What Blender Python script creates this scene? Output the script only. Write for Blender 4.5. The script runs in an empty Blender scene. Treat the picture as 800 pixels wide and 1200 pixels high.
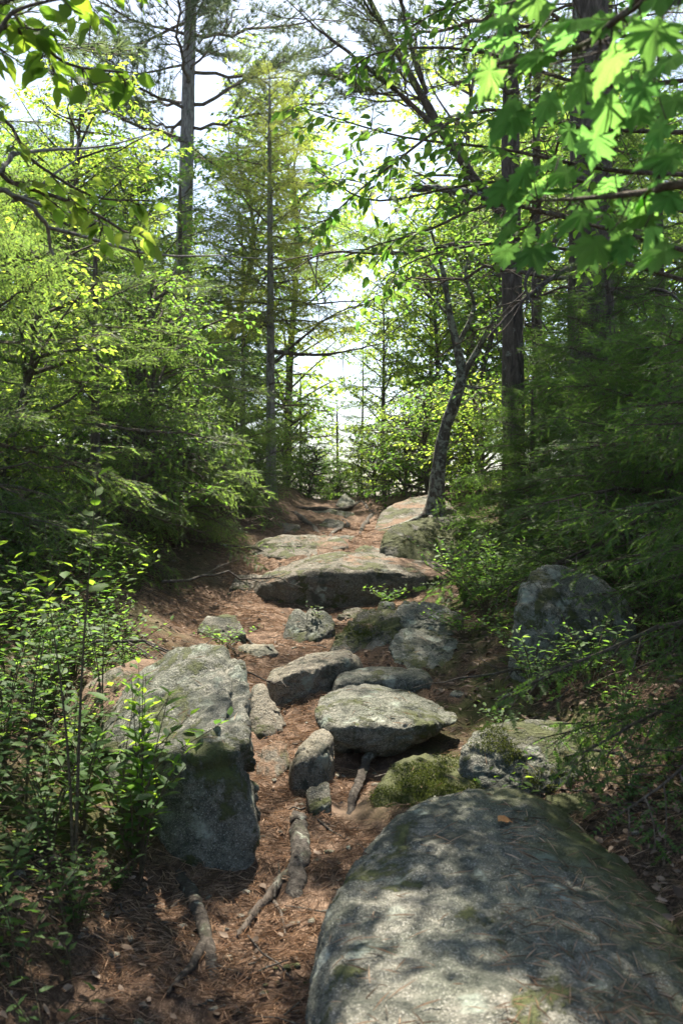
import bpy, bmesh, math
import numpy as np
from mathutils import Vector, Matrix, Euler, Quaternion
from mathutils import noise as mnoise
from mathutils.bvhtree import BVHTree

S = bpy.context.scene
COL = S.collection
PI = math.pi
R = math.radians

# ------------------------------------------------------------------ camera, light, exposure
EYE = 1.6
F = 35.0
cam_d = bpy.data.cameras.new('camera')
cam = bpy.data.objects.new('camera', cam_d)
COL.objects.link(cam)
cam.location = (0, 0, EYE)
cam.rotation_euler = (R(90), 0, 0)
cam_d.sensor_fit = 'VERTICAL'
cam_d.sensor_height = 36.0
cam_d.sensor_width = 24.0
cam_d.lens = F
cam_d.clip_start = 0.05
cam_d.clip_end = 3000
cam_d.dof.use_dof = True
cam_d.dof.focus_distance = 6.5
cam_d.dof.aperture_fstop = 5.0
S.camera = cam

SUN_AZ, SUN_EL = R(-4), R(62)
TO_SUN = Vector((math.sin(SUN_AZ) * math.cos(SUN_EL), math.cos(SUN_AZ) * math.cos(SUN_EL), math.sin(SUN_EL)))
w = bpy.data.worlds.new('World')
S.world = w
w.use_nodes = True
nt = w.node_tree
bg = nt.nodes['Background']
sky = nt.nodes.new('ShaderNodeTexSky')
sky.sky_type = 'NISHITA'
sky.sun_disc = False
sky.sun_elevation = SUN_EL
sky.sun_rotation = SUN_AZ
sky.altitude = 300
sky.air_density = 1.0
sky.dust_density = 2.5
sky.ozone_density = 0.5
nt.links.new(sky.outputs[0], bg.inputs[0])
bg.inputs[1].default_value = 0.082
sun_d = bpy.data.lights.new('sun', 'SUN')
sun_d.energy = 5.0
sun_d.angle = R(0.53)
sun_d.color = (1.0, 0.92, 0.79)
sun = bpy.data.objects.new('sun', sun_d)
COL.objects.link(sun)
sun.rotation_euler = TO_SUN.to_track_quat('Z', 'Y').to_euler()
sun.location = (0, 0, 30)

S.view_settings.view_transform = 'Standard'
S.view_settings.look = 'None'
S.view_settings.gamma = 1.0
S.view_settings.use_curve_mapping = False
S.view_settings.exposure = 1.95
S.cycles.use_denoising = True
S.cycles.max_bounces = 8
S.cycles.diffuse_bounces = 4
S.cycles.glossy_bounces = 2
S.cycles.transmission_bounces = 5
S.cycles.transparent_max_bounces = 8
S.cycles.sample_clamp_indirect = 6.0
S.cycles.caustics_reflective = False
S.cycles.caustics_refractive = False

# ------------------------------------------------------------------ small helpers
PXF = 1200 * F / 36.0


def at(px, py, Y):
    """world point seen at photo pixel (px, py) at distance Y ahead"""
    return Vector(((px - 400) / PXF * Y, Y, EYE + (600 - py) / PXF * Y))


def hsh(ix, iy, iz, seed):
    h = (ix.astype(np.int64) * 374761393 + iy.astype(np.int64) * 668265263 + iz.astype(np.int64) * 1274126177 + seed * 974634777) & 0xFFFFFFFF
    h = ((h ^ (h >> 13)) * 1274126177) & 0xFFFFFFFF
    h = (h ^ (h >> 16)) & 0xFFFFFFFF
    return h / 4294967295.0


def vnoise(p, seed=0):
    i = np.floor(p)
    f = p - i
    u = f * f * f * (f * (f * 6 - 15) + 10)
    i = i.astype(np.int64)
    r = 0
    for dx in (0, 1):
        wx = u[:, 0] if dx else 1 - u[:, 0]
        for dy in (0, 1):
            wy = u[:, 1] if dy else 1 - u[:, 1]
            for dz in (0, 1):
                wz = u[:, 2] if dz else 1 - u[:, 2]
                r = r + wx * wy * wz * hsh(i[:, 0] + dx, i[:, 1] + dy, i[:, 2] + dz, seed)
    return r * 2 - 1


def fbm(p, octv=4, seed=0, gain=0.5, lac=2.03):
    a, s, t = 1.0, 0, 0
    q = np.array(p, float)
    for k in range(octv):
        s = s + a * vnoise(q + 17.3 * k, seed + k)
        t += a
        a *= gain
        q = q * lac
    return s / t


def mesh_of(name, V, faces, mats, smooth=True):
    """faces: list of (array (M,k), material index)"""
    me = bpy.data.meshes.new(name)
    V = np.asarray(V, np.float32)
    loops, starts, mi = [], [], []
    n = 0
    for fa, m in faces:
        fa = np.asarray(fa, np.int32)
        if len(fa) == 0:
            continue
        k = fa.shape[1]
        loops.append(fa.ravel())
        starts.append(n + np.arange(len(fa)) * k)
        mi.append(np.full(len(fa), m, np.int32))
        n += fa.size
    loops = np.concatenate(loops)
    starts = np.concatenate(starts).astype(np.int32)
    mi = np.concatenate(mi)
    me.vertices.add(len(V))
    me.vertices.foreach_set('co', V.ravel())
    me.loops.add(len(loops))
    me.loops.foreach_set('vertex_index', loops)
    me.polygons.add(len(starts))
    me.polygons.foreach_set('loop_start', starts)
    me.polygons.foreach_set('material_index', mi)
    me.polygons.foreach_set('use_smooth', np.full(len(starts), smooth, bool))
    for m in mats:
        me.materials.append(m)
    me.update(calc_edges=True)
    return me


class MB:
    def __init__(s):
        s.V, s.Fc, s.n = [], [], 0

    def add(s, V, fa, m=0):
        V = np.asarray(V, float)
        s.V.append(V)
        s.Fc.append((np.asarray(fa) + s.n, m))
        s.n += len(V)

    def tubes(s, P, Rd, sides=4, ref=(0, 0, 1), m=0, cap=False):
        """P (N,K,3) polylines, Rd (N,K) radii"""
        P = np.asarray(P, float)
        Rd = np.asarray(Rd, float)
        if P.ndim == 2:
            P, Rd = P[None], Rd[None]
        N, K, _ = P.shape
        T = np.gradient(P, axis=1)
        T /= np.linalg.norm(T, axis=2, keepdims=True) + 1e-9
        ref = np.asarray(ref, float)
        A = np.cross(T, ref)
        A /= np.linalg.norm(A, axis=2, keepdims=True) + 1e-9
        B = np.cross(T, A)
        a = np.arange(sides) * 2 * PI / sides
        V = P[:, :, None, :] + Rd[:, :, None, None] * (np.cos(a)[None, None, :, None] * A[:, :, None, :] + np.sin(a)[None, None, :, None] * B[:, :, None, :])
        idx = np.arange(N * K * sides).reshape(N, K, sides)
        i0, i1 = idx[:, :-1], idx[:, 1:]
        q = np.stack([i0, np.roll(i0, -1, 2), np.roll(i1, -1, 2), i1], -1).reshape(-1, 4)
        s.add(V.reshape(-1, 3), q, m)
        if cap and N == 1:
            s.add(V[0, -1], [list(range(sides))], m)
            s.add(V[0, 0], [list(range(sides))[::-1]], m)

    def mesh(s, name, mats, smooth=True):
        return mesh_of(name, np.concatenate(s.V), s.Fc, mats, smooth)


def link(name, me, parent=None, loc=None, rot=None, scl=None):
    o = bpy.data.objects.new(name, me)
    COL.objects.link(o)
    if parent is not None:
        o.parent = parent
    if loc is not None:
        o.location = loc
    if rot is not None:
        o.rotation_euler = rot
    if scl is not None:
        o.scale = (scl,) * 3 if np.isscalar(scl) else scl
    return o


def tag(o, label=None, cat=None, group=None, kind=None):
    if label:
        o['label'] = label
    if cat:
        o['category'] = cat
    if group:
        o['group'] = group
    if kind:
        o['kind'] = kind
    return o


def thing(name, loc, label, cat, group=None, rot=None):
    o = bpy.data.objects.new(name, None)
    o.empty_display_size = 0.1
    COL.objects.link(o)
    o.location = loc
    if rot is not None:
        o.rotation_euler = rot
    return tag(o, label, cat, group)


def bez(pts, n):
    """smooth polyline through points (Catmull-Rom) resampled to n"""
    P = np.array([tuple(p) for p in pts], float)
    if len(P) == 2:
        t = np.linspace(0, 1, n)[:, None]
        return P[0] * (1 - t) + P[1] * t
    Q = np.vstack([2 * P[0] - P[1], P, 2 * P[-1] - P[-2]])
    t = np.linspace(0, len(P) - 1 - 1e-6, n)
    k = t.astype(int)
    f = (t - k)[:, None]
    a, b, c, d = Q[k], Q[k + 1], Q[k + 2], Q[k + 3]
    return 0.5 * (2 * b + (c - a) * f + (2 * a - 5 * b + 4 * c - d) * f ** 2 + (3 * b - 3 * c + d - a) * f ** 3)


def unit(v):
    v = np.asarray(v, float)
    return v / (np.linalg.norm(v, axis=-1, keepdims=True) + 1e-9)


# ------------------------------------------------------------------ materials
def newmat(name):
    m = bpy.data.materials.new(name)
    m.use_nodes = True
    n = m.node_tree
    n.nodes.clear()
    return m, n.nodes, n.links


def nd(ns, t, **kw):
    x = ns.new(t)
    for k, v in kw.items():
        if k in x.inputs.keys() if hasattr(x.inputs, 'keys') else False:
            x.inputs[k].default_value = v
        else:
            setattr(x, k, v)
    return x


def noise(ns, ls, vec, scale, detail=4, rough=0.6, dist=0.0):
    x = ns.new('ShaderNodeTexNoise')
    x.inputs['Scale'].default_value = scale
    x.inputs['Detail'].default_value = detail
    x.inputs['Roughness'].default_value = rough
    x.inputs['Distortion'].default_value = dist
    ls.new(vec, x.inputs['Vector'])
    return x.outputs['Fac']


def ramp(ns, ls, fac, stops):
    x = ns.new('ShaderNodeValToRGB')
    e = x.color_ramp.elements
    while len(e) < len(stops):
        e.new(0.5)
    for k, (p, c) in enumerate(stops):
        e[k].position = p
        e[k].color = (*c, 1) if len(c) == 3 else c
    ls.new(fac, x.inputs[0])
    return x.outputs[0]


def mixc(ns, ls, fac, a, b, mode='MIX'):
    x = ns.new('ShaderNodeMix')
    x.data_type = 'RGBA'
    x.blend_type = mode
    for s, v in ((0, fac), (6, a), (7, b)):
        if isinstance(v, (int, float)):
            x.inputs[s].default_value = v
        elif isinstance(v, tuple):
            x.inputs[s].default_value = (*v, 1)
        else:
            ls.new(v, x.inputs[s])
    return x.outputs[2]


def math_(ns, ls, op, a, b=None, c=None, clamp=False):
    x = ns.new('ShaderNodeMath')
    x.operation = op
    x.use_clamp = clamp
    for s, v in enumerate((a, b, c)):
        if v is None:
            continue
        if isinstance(v, (int, float)):
            x.inputs[s].default_value = v
        else:
            ls.new(v, x.inputs[s])
    return x.outputs[0]


def step(ns, ls, fac, lo, hi):
    x = ns.new('ShaderNodeMapRange')
    x.interpolation_type = 'SMOOTHSTEP'
    x.inputs[1].default_value = lo
    x.inputs[2].default_value = hi
    ls.new(fac, x.inputs[0])
    return x.outputs[0]


def bump(ns, ls, h, strength, dist, normal=None):
    x = ns.new('ShaderNodeBump')
    x.inputs['Strength'].default_value = strength
    x.inputs['Distance'].default_value = dist
    ls.new(h, x.inputs['Height'])
    if normal is not None:
        ls.new(normal, x.inputs['Normal'])
    return x.outputs[0]


def out(ns, ls, sh):
    o = ns.new('ShaderNodeOutputMaterial')
    ls.new(sh, o.inputs[0])


def principled(ns, ls, col, rough=0.8, spec=0.3, normal=None):
    b = ns.new('ShaderNodeBsdfPrincipled')
    if isinstance(col, tuple):
        b.inputs['Base Color'].default_value = (*col, 1)
    else:
        ls.new(col, b.inputs['Base Color'])
    b.inputs['Roughness'].default_value = rough
    b.inputs['Specular IOR Level'].default_value = spec
    if normal is not None:
        ls.new(normal, b.inputs['Normal'])
    return b.outputs[0]


def leaf_mat(name, c1, c2, t1, t2, tfac=0.5, rough=0.55, spec=0.16, veins=False):
    """thin leaf: reflects c1..c2, lets light t1..t2 through"""
    m, ns, ls = newmat(name)
    g = ns.new('ShaderNodeNewGeometry')
    oi = ns.new('ShaderNodeObjectInfo')
    r = math_(ns, ls, 'FRACT', math_(ns, ls, 'ADD', g.outputs['Random Per Island'], oi.outputs['Random']))
    col = mixc(ns, ls, r, c1, c2)
    tcl = mixc(ns, ls, r, t1, t2)
    nrm = None
    if veins:
        tc = ns.new('ShaderNodeTexCoord')
        n1 = noise(ns, ls, tc.outputs['Object'], 60, 3)
        col = mixc(ns, ls, step(ns, ls, n1, 0.35, 0.75), col, mixc(ns, ls, 0.75, col, tuple(0.6 * x for x in c2)))
        tcl = mixc(ns, ls, step(ns, ls, n1, 0.3, 0.7), tcl, mixc(ns, ls, 0.5, tcl, tuple(0.75 * x for x in t1)))
        nrm = bump(ns, ls, n1, 0.25, 0.004)
    p = principled(ns, ls, col, rough, spec, nrm)
    t = ns.new('ShaderNodeBsdfTranslucent')
    ls.new(tcl, t.inputs[0])
    mx = ns.new('ShaderNodeMixShader')
    mx.inputs[0].default_value = tfac
    ls.new(p, mx.inputs[1])
    ls.new(t.outputs[0], mx.inputs[2])
    out(ns, ls, mx.outputs[0])
    return m


def rock_mat(name, moss=0.4, lichen=0.4, tone=1.0, warm=0.0, seed=0.0, needles=0.0):
    m, ns, ls = newmat(name)
    tc = ns.new('ShaderNodeTexCoord')
    oi = ns.new('ShaderNodeObjectInfo')
    va = ns.new('ShaderNodeVectorMath')
    va.operation = 'ADD'
    ls.new(tc.outputs['Object'], va.inputs[0])
    ls.new(oi.outputs['Location'], va.inputs[1])
    P = va.outputs[0]
    big = noise(ns, ls, P, 2.6, 5, 0.6, 0.3)
    mid = noise(ns, ls, P, 13, 6, 0.72, 0.2)
    fine = noise(ns, ls, P, 60, 4, 0.75)
    grit = noise(ns, ls, P, 190, 2, 0.8)
    k = tone
    base = ramp(ns, ls, mid, [(0.36, (0.060 * k, 0.063 * k, 0.053 * k)), (0.49, (0.122 * k, 0.119 * k, 0.093 * k)), (0.64, (0.20 * k, 0.190 * k, 0.155 * k))])
    base = mixc(ns, ls, math_(ns, ls, 'MULTIPLY', step(ns, ls, big, 0.42, 0.6), 0.6), base, (0.085 * k, 0.098 * k, 0.070 * k))
    base = mixc(ns, ls, warm, base, (0.22, 0.17, 0.12))
    base = mixc(ns, ls, math_(ns, ls, 'MULTIPLY', step(ns, ls, fine, 0.52, 0.62), 0.7), base, (0.030, 0.033, 0.026))
    base = mixc(ns, ls, math_(ns, ls, 'MULTIPLY', step(ns, ls, grit, 0.56, 0.68), 0.75), base, (0.42, 0.41, 0.36))
    base = mixc(ns, ls, math_(ns, ls, 'MULTIPLY', step(ns, ls, grit, 0.44, 0.33), 0.75), base, (0.02, 0.02, 0.018))
    # lichen: pale grey-green crusts, blotchy
    vor = ns.new('ShaderNodeTexVoronoi')
    vor.inputs['Scale'].default_value = 9
    dn = ns.new('ShaderNodeTexNoise')
    dn.inputs['Scale'].default_value = 14
    dn.inputs['Detail'].default_value = 4
    ls.new(P, dn.inputs['Vector'])
    vm = ns.new('ShaderNodeVectorMath')
    vm.operation = 'MULTIPLY_ADD'
    ls.new(dn.outputs['Color'], vm.inputs[0])
    vm.inputs[1].default_value = (0.12, 0.12, 0.12)
    ls.new(P, vm.inputs[2])
    ls.new(vm.outputs[0], vor.inputs['Vector'])
    sep = ns.new('ShaderNodeSeparateColor')
    ls.new(vor.outputs['Color'], sep.inputs[0])
    lm = math_(ns, ls, 'MULTIPLY', step(ns, ls, vor.outputs['Distance'], 0.46, 0.22), step(ns, ls, sep.outputs[0], 1.02 - lichen, 1.1 - lichen))
    lm = math_(ns, ls, 'MULTIPLY', lm, math_(ns, ls, 'ADD', 0.35, math_(ns, ls, 'MULTIPLY', step(ns, ls, fine, 0.38, 0.6), 0.5)))
    base = mixc(ns, ls, lm, base, mixc(ns, ls, sep.outputs[1], (0.22, 0.26, 0.21), (0.33, 0.35, 0.29)))
    # black water-streak lichen
    dk = noise(ns, ls, P, 4.2, 6, 0.75, 0.8)
    base = mixc(ns, ls, math_(ns, ls, 'MULTIPLY', step(ns, ls, dk, 0.525, 0.59), 0.72), base, (0.035, 0.04, 0.03))
    # moss: in patches, more on upward faces
    g = ns.new('ShaderNodeNewGeometry')
    sx = ns.new('ShaderNodeSeparateXYZ')
    ls.new(g.outputs['Normal'], sx.inputs[0])
    mn = noise(ns, ls, P, 3.3, 7, 0.7, 0.5)
    mv = math_(ns, ls, 'ADD', mn, math_(ns, ls, 'MULTIPLY', fine, 0.12))
    mv = math_(ns, ls, 'ADD', mv, math_(ns, ls, 'MULTIPLY', sx.outputs[2], 0.03))
    th = 0.69 - 0.24 * moss
    mm = step(ns, ls, mv, th, th + 0.07)
    am = ns.new('ShaderNodeAttribute')
    am.attribute_name = 'mossy'
    mm = math_(ns, ls, 'MAXIMUM', mm, math_(ns, ls, 'MULTIPLY', am.outputs['Fac'], step(ns, ls, math_(ns, ls, 'ADD', mv, math_(ns, ls, 'MULTIPLY', am.outputs['Fac'], 0.1)), 0.5, 0.62)))
    mcol = mixc(ns, ls, noise(ns, ls, P, 22, 4), (0.018, 0.024, 0.008), (0.085, 0.095, 0.022))
    col = mixc(ns, ls, math_(ns, ls, 'MULTIPLY', mm, 0.88), base, mcol)
    if needles > 0:
        nn = noise(ns, ls, P, 2.2, 6, 0.65, 0.3)
        nz = math_(ns, ls, 'MULTIPLY', step(ns, ls, sx.outputs[2], 0.35, 0.8), step(ns, ls, nn, 0.66 - 0.28 * needles, 0.74 - 0.28 * needles))
        st = noise(ns, ls, P, 90, 3, 0.7)
        col = mixc(ns, ls, nz, col, mixc(ns, ls, st, (0.05, 0.03, 0.018), (0.26, 0.17, 0.11)))
    h = math_(ns, ls, 'ADD', math_(ns, ls, 'MULTIPLY', mid, 1.0), math_(ns, ls, 'MULTIPLY', fine, 0.35))
    h = math_(ns, ls, 'ADD', h, math_(ns, ls, 'MULTIPLY', grit, 0.10))
    h = math_(ns, ls, 'ADD', h, math_(ns, ls, 'MULTIPLY', mm, 0.25))
    nrm = bump(ns, ls, h, 1.0, 0.03)
    out(ns, ls, principled(ns, ls, col, 0.85, 0.25, nrm))
    return m


def bark_mat(name, c1, c2, lichen=0.2, ring=False, scale=1.0):
    m, ns, ls = newmat(name)
    tc = ns.new('ShaderNodeTexCoord')
    mp = ns.new('ShaderNodeMapping')
    mp.inputs['Scale'].default_value = (1, 1, 0.22) if not ring else (1, 1, 1)
    ls.new(tc.outputs['Object'], mp.inputs[0])
    P = mp.outputs[0]
    a = noise(ns, ls, P, 28 * scale, 6, 0.7, 0.4)
    b = noise(ns, ls, tc.outputs['Object'], 9 * scale, 5, 0.65, 0.4)
    col = ramp(ns, ls, a, [(0.32, tuple(0.35 * x for x in c1)), (0.5, c1), (0.72, c2)])
    col = mixc(ns, ls, math_(ns, ls, 'MULTIPLY', step(ns, ls, b, 0.62 - 0.2 * lichen, 0.72 - 0.2 * lichen), 0.8 if lichen else 0.0), col, (0.27, 0.29, 0.24))
    c = noise(ns, ls, tc.outputs['Object'], 5 * scale, 4, 0.6)
    col = mixc(ns, ls, math_(ns, ls, 'MULTIPLY', step(ns, ls, c, 0.55, 0.7), 0.5), col, (0.05, 0.06, 0.03))
    nrm = bump(ns, ls, a, 0.9, 0.02)
    out(ns, ls, principled(ns, ls, col, 0.9, 0.2, nrm))
    return m


def ground_mat():
    m, ns, ls = newmat('forest_floor')
    tc = ns.new('ShaderNodeTexCoord')
    P = tc.outputs['Object']
    at_ = ns.new('ShaderNodeAttribute')
    at_.attribute_name = 'trail'
    big = noise(ns, ls, P, 1.6, 5, 0.6, 0.4)
    mid = noise(ns, ls, P, 14, 6, 0.72, 0.3)
    fine = noise(ns, ls, P, 90, 4, 0.8)
    mp = ns.new('ShaderNodeMapping')
    mp.inputs['Rotation'].default_value = (0, 0, 0.6)
    mp.inputs['Scale'].default_value = (1, 0.16, 1)
    ls.new(P, mp.inputs[0])
    st = noise(ns, ls, mp.outputs[0], 150, 4, 0.8, 1.5)
    tr = ramp(ns, ls, st, [(0.38, (0.045, 0.028, 0.018)), (0.5, (0.15, 0.095, 0.063)), (0.62, (0.34, 0.235, 0.165))])
    tr = mixc(ns, ls, step(ns, ls, mid, 0.44, 0.6), tr, (0.075, 0.046, 0.030))
    tr = mixc(ns, ls, step(ns, ls, big, 0.5, 0.7), tr, (0.20, 0.14, 0.10))
    tr = mixc(ns, ls, math_(ns, ls, 'MULTIPLY', step(ns, ls, noise(ns, ls, P, 4.5, 5, 0.7, 0.5), 0.52, 0.62), 0.7), tr, (0.042, 0.027, 0.019))
    fl = ramp(ns, ls, fine, [(0.36, (0.016, 0.011, 0.007)), (0.5, (0.055, 0.036, 0.023)), (0.64, (0.17, 0.115, 0.08))])
    gm = mixc(ns, ls, noise(ns, ls, P, 30, 4), (0.022, 0.030, 0.010), (0.085, 0.10, 0.025))
    fl = mixc(ns, ls, math_(ns, ls, 'MULTIPLY', step(ns, ls, big, 0.47, 0.6), 0.75), fl, gm)
    col = mixc(ns, ls, at_.outputs['Fac'], fl, tr)
    h = math_(ns, ls, 'ADD', math_(ns, ls, 'MULTIPLY', mid, 0.8), math_(ns, ls, 'ADD', math_(ns, ls, 'MULTIPLY', fine, 0.35), math_(ns, ls, 'MULTIPLY', st, 0.3)))
    out(ns, ls, principled(ns, ls, col, 0.95, 0.15, bump(ns, ls, h, 0.9, 0.03)))
    return m


def litter_mat(name, c1, c2, c3, tr=0.15):
    m, ns, ls = newmat(name)
    g = ns.new('ShaderNodeNewGeometry')
    col = ramp(ns, ls, g.outputs['Random Per Island'], [(0.0, c1), (0.5, c2), (1.0, c3)])
    p = principled(ns, ls, col, 0.75, 0.25)
    t = ns.new('ShaderNodeBsdfTranslucent')
    ls.new(col, t.inputs[0])
    mx = ns.new('ShaderNodeMixShader')
    mx.inputs[0].default_value = tr
    ls.new(p, mx.inputs[1])
    ls.new(t.outputs[0], mx.inputs[2])
    out(ns, ls, mx.outputs[0])
    return m


M_GROUND = ground_mat()
M_BARK_PINE = bark_mat('pine_bark', (0.22, 0.20, 0.185), (0.40, 0.38, 0.35), 0.35)  # bark colour paled to look hazy
M_BARK_DARK = bark_mat('hemlock_bark', (0.085, 0.068, 0.055), (0.18, 0.15, 0.125), 0.1)
M_BARK_LICHEN = bark_mat('lichen_bark', (0.075, 0.066, 0.055), (0.17, 0.15, 0.125), 0.75, scale=1.6)
M_TWIG = bark_mat('twig_bark', (0.10, 0.075, 0.055), (0.2, 0.165, 0.13), 0.15, ring=True, scale=2)
M_DEAD = bark_mat('dead_wood', (0.072, 0.062, 0.052), (0.17, 0.152, 0.13), 0.2, ring=True, scale=2)
M_ROOT = bark_mat('root_bark', (0.052, 0.043, 0.035), (0.14, 0.12, 0.10), 0.15, ring=True, scale=1.5)
M_STEM = bark_mat('green_stem', (0.11, 0.085, 0.05), (0.17, 0.15, 0.08), 0.0, ring=True, scale=3)
M_NEEDLE = leaf_mat('fir_needles', (0.050, 0.098, 0.034), (0.095, 0.145, 0.048), (0.13, 0.26, 0.05), (0.32, 0.44, 0.085), 0.55)
M_NEEDLE_SUN = leaf_mat('sunlit_fir_needles', (0.07, 0.11, 0.03), (0.115, 0.15, 0.04), (0.22, 0.30, 0.045), (0.45, 0.50, 0.08), 0.58)  # lighter, yellower copy of the fir needles: sunlight put into the colour
M_NEEDLE_DARK = leaf_mat('hemlock_needles', (0.040, 0.080, 0.022), (0.075, 0.122, 0.032), (0.08, 0.19, 0.03), (0.18, 0.30, 0.05), 0.47)
M_NEEDLE_PINE = leaf_mat('pine_needles_live', (0.055, 0.095, 0.050), (0.10, 0.14, 0.065), (0.12, 0.19, 0.07), (0.2, 0.26, 0.09), 0.45)
M_LEAF = leaf_mat('leaf_green', (0.046, 0.108, 0.028), (0.080, 0.148, 0.036), (0.13, 0.32, 0.04), (0.30, 0.48, 0.06), 0.55)
M_LEAF_YEL = leaf_mat('leaf_yellow_green', (0.075, 0.14, 0.030), (0.11, 0.17, 0.036), (0.24, 0.43, 0.045), (0.46, 0.57, 0.07), 0.68)
M_LEAF_BIG = leaf_mat('leaf_near', (0.055, 0.125, 0.028), (0.075, 0.15, 0.03), (0.22, 0.42, 0.035), (0.38, 0.52, 0.04), 0.58, veins=True)
M_LEAF_MAPLE = leaf_mat('leaf_maple', (0.060, 0.13, 0.040), (0.085, 0.165, 0.046), (0.17, 0.43, 0.085), (0.30, 0.54, 0.10), 0.64, spec=0.0, veins=True)
M_LEAF_SHRUB = leaf_mat('leaf_shrub', (0.034, 0.078, 0.024), (0.070, 0.125, 0.034), (0.09, 0.20, 0.03), (0.21, 0.31, 0.045), 0.5)
M_DRY = litter_mat('dry_needles', (0.06, 0.038, 0.024), (0.26, 0.165, 0.10), (0.52, 0.37, 0.25))
M_LITTER = litter_mat('dead_leaves', (0.03, 0.019, 0.012), (0.10, 0.066, 0.044), (0.27, 0.20, 0.145))
M_MOSS = litter_mat('moss_tufts', (0.022, 0.036, 0.008), (0.065, 0.085, 0.015), (0.13, 0.15, 0.03), 0.35)
M_GRASS = litter_mat('thin_grass', (0.04, 0.08, 0.015), (0.09, 0.14, 0.03), (0.2, 0.2, 0.06), 0.4)

# ------------------------------------------------------------------ ground
PY = np.array([-300, -60, -6, 0, 2.7, 3.7, 5.2, 6.5, 7.8, 8.75, 9.4, 10.5, 12, 14, 16, 18, 22, 40, 300.])
PZ = np.array([-40, -12, -.8, 0.0, .2, .33, .50, .72, .83, .90, 1.12, 1.28, 1.5, 1.78, 1.97, 1.95, 1.6, -1.5, -45.])
CY = np.array([-10, 2.7, 3.7, 4.6, 6.4, 7.5, 9, 11, 14, 20.])
CX = np.array([-.5, -.38, -.18, -.18, -.48, -.55, -.1, .05, .1, .3])
TW = np.array([.5, .42, .38, .42, .50, .62, 1.0, .75, .8, .8])


def trail_d(x, y):
    return x - np.interp(y, CY, CX)


def ground_z(x, y):
    x = np.atleast_1d(np.asarray(x, float))
    y = np.atleast_1d(np.asarray(y, float))
    z = np.interp(y, PY, PZ)
    z = 0.5 * z + 0.25 * np.interp(y - .3, PY, PZ) + 0.25 * np.interp(y + .3, PY, PZ)
    d = trail_d(x, y)
    tw = np.interp(y, CY, TW)
    fade = np.clip((60 - np.abs(y)) / 40, 0, 1)
    lb = np.clip(-d - tw * 0.9, 0, None)
    rb = np.clip(d - tw * 0.9 - 0.55, 0, None)
    z = z + fade * (0.75 * (1 - np.exp(-lb / 1.9)) + 0.9 * (1 - np.exp(-rb / 2.6)))
    z = z - 0.05 * np.exp(-(d / tw) ** 2) * fade
    rs = np.clip((x - .55) / .5, 0, 1)
    z = z + .20 * rs * rs * (3 - 2 * rs) * np.clip((4.0 - y) / .8, 0, 1) * np.clip((y - .5) / 1, 0, 1) * fade
    p = np.stack([x, y, np.zeros_like(x)], 1)
    far = np.clip(np.hypot(x, y - 6) / 25, 0, 1)
    z = z + (0.05 + 0.9 * far) * fbm(p * 0.9 * (1 - 0.85 * far[:, None]), 3, 5)
    near = 1 - np.clip((np.hypot(x, y - 6) - 10) / 8, 0, 1)
    z = z + near * (0.030 * fbm(p * 5, 3, 9) + 0.010 * fbm(p * 21, 2, 11))
    return z


def gz(x, y):
    return float(ground_z(x, y)[0])


def coords(lo, hi, stepv, far, n):
    mid = np.arange(lo, hi, stepv)
    g = np.geomspace(stepv, far, n)
    return np.concatenate([lo - np.cumsum(g)[::-1], mid, mid[-1] + np.cumsum(g)])


gx = coords(-3.2, 3.2, .028, 45, 26)
gy = coords(1.6, 17, .04, 45, 26)
X, Y = np.meshgrid(gx, gy, indexing='ij')
Z = ground_z(X.ravel(), Y.ravel())
GV = np.stack([X.ravel(), Y.ravel(), Z], 1)
ii = np.arange(len(gx) * len(gy)).reshape(len(gx), len(gy))
GF = np.stack([ii[:-1, :-1], ii[1:, :-1], ii[1:, 1:], ii[:-1, 1:]], -1).reshape(-1, 4)
gme = mesh_of('ground', GV, [(GF, 0)], [M_GROUND])
dd = np.abs(trail_d(GV[:, 0], GV[:, 1])) / np.interp(GV[:, 1], CY, TW)
tr = np.clip(1.45 - dd * 0.8 + 0.5 * fbm(GV * 2.5, 3, 3), 0, 1)
ga = gme.attributes.new('trail', 'FLOAT', 'POINT')
ga.data.foreach_set('value', tr.astype(np.float32))
ground = tag(link('ground', gme), kind='structure')

# ------------------------------------------------------------------ rocks
BVH_V, BVH_F, BVH_K, BVH_N = [], [], [], 0


def bvh_add(V, Fa, kind):
    global BVH_N
    BVH_V.append(V)
    BVH_F.extend((np.asarray(Fa) + BVH_N).tolist())
    BVH_K.extend([kind] * len(Fa))
    BVH_N += len(V)


sel = (GV[:, 1] > 1.2) & (GV[:, 1] < 17.2) & (np.abs(GV[:, 0]) < 4)
fs = sel[GF].all(1)
bvh_add(GV, GF[fs], 0)

TBVH = BVHTree.FromPolygons(GV.tolist(), GF[fs].tolist())


def terrain_hit(px, py):
    d = at(px, py, 1) - Vector((0, 0, EYE))
    h = TBVH.ray_cast(Vector((0, 0, EYE)), d.normalized())
    return h[0]


ICO = {}


def ico(sub):
    if sub not in ICO:
        bm = bmesh.new()
        bmesh.ops.create_icosphere(bm, subdivisions=sub, radius=1)
        bm.verts.ensure_lookup_table()
        V = np.array([v.co[:] for v in bm.verts])
        Fa = np.array([[v.index for v in f.verts] for f in bm.faces])
        bm.free()
        ICO[sub] = (V, Fa)
    return ICO[sub]


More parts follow.
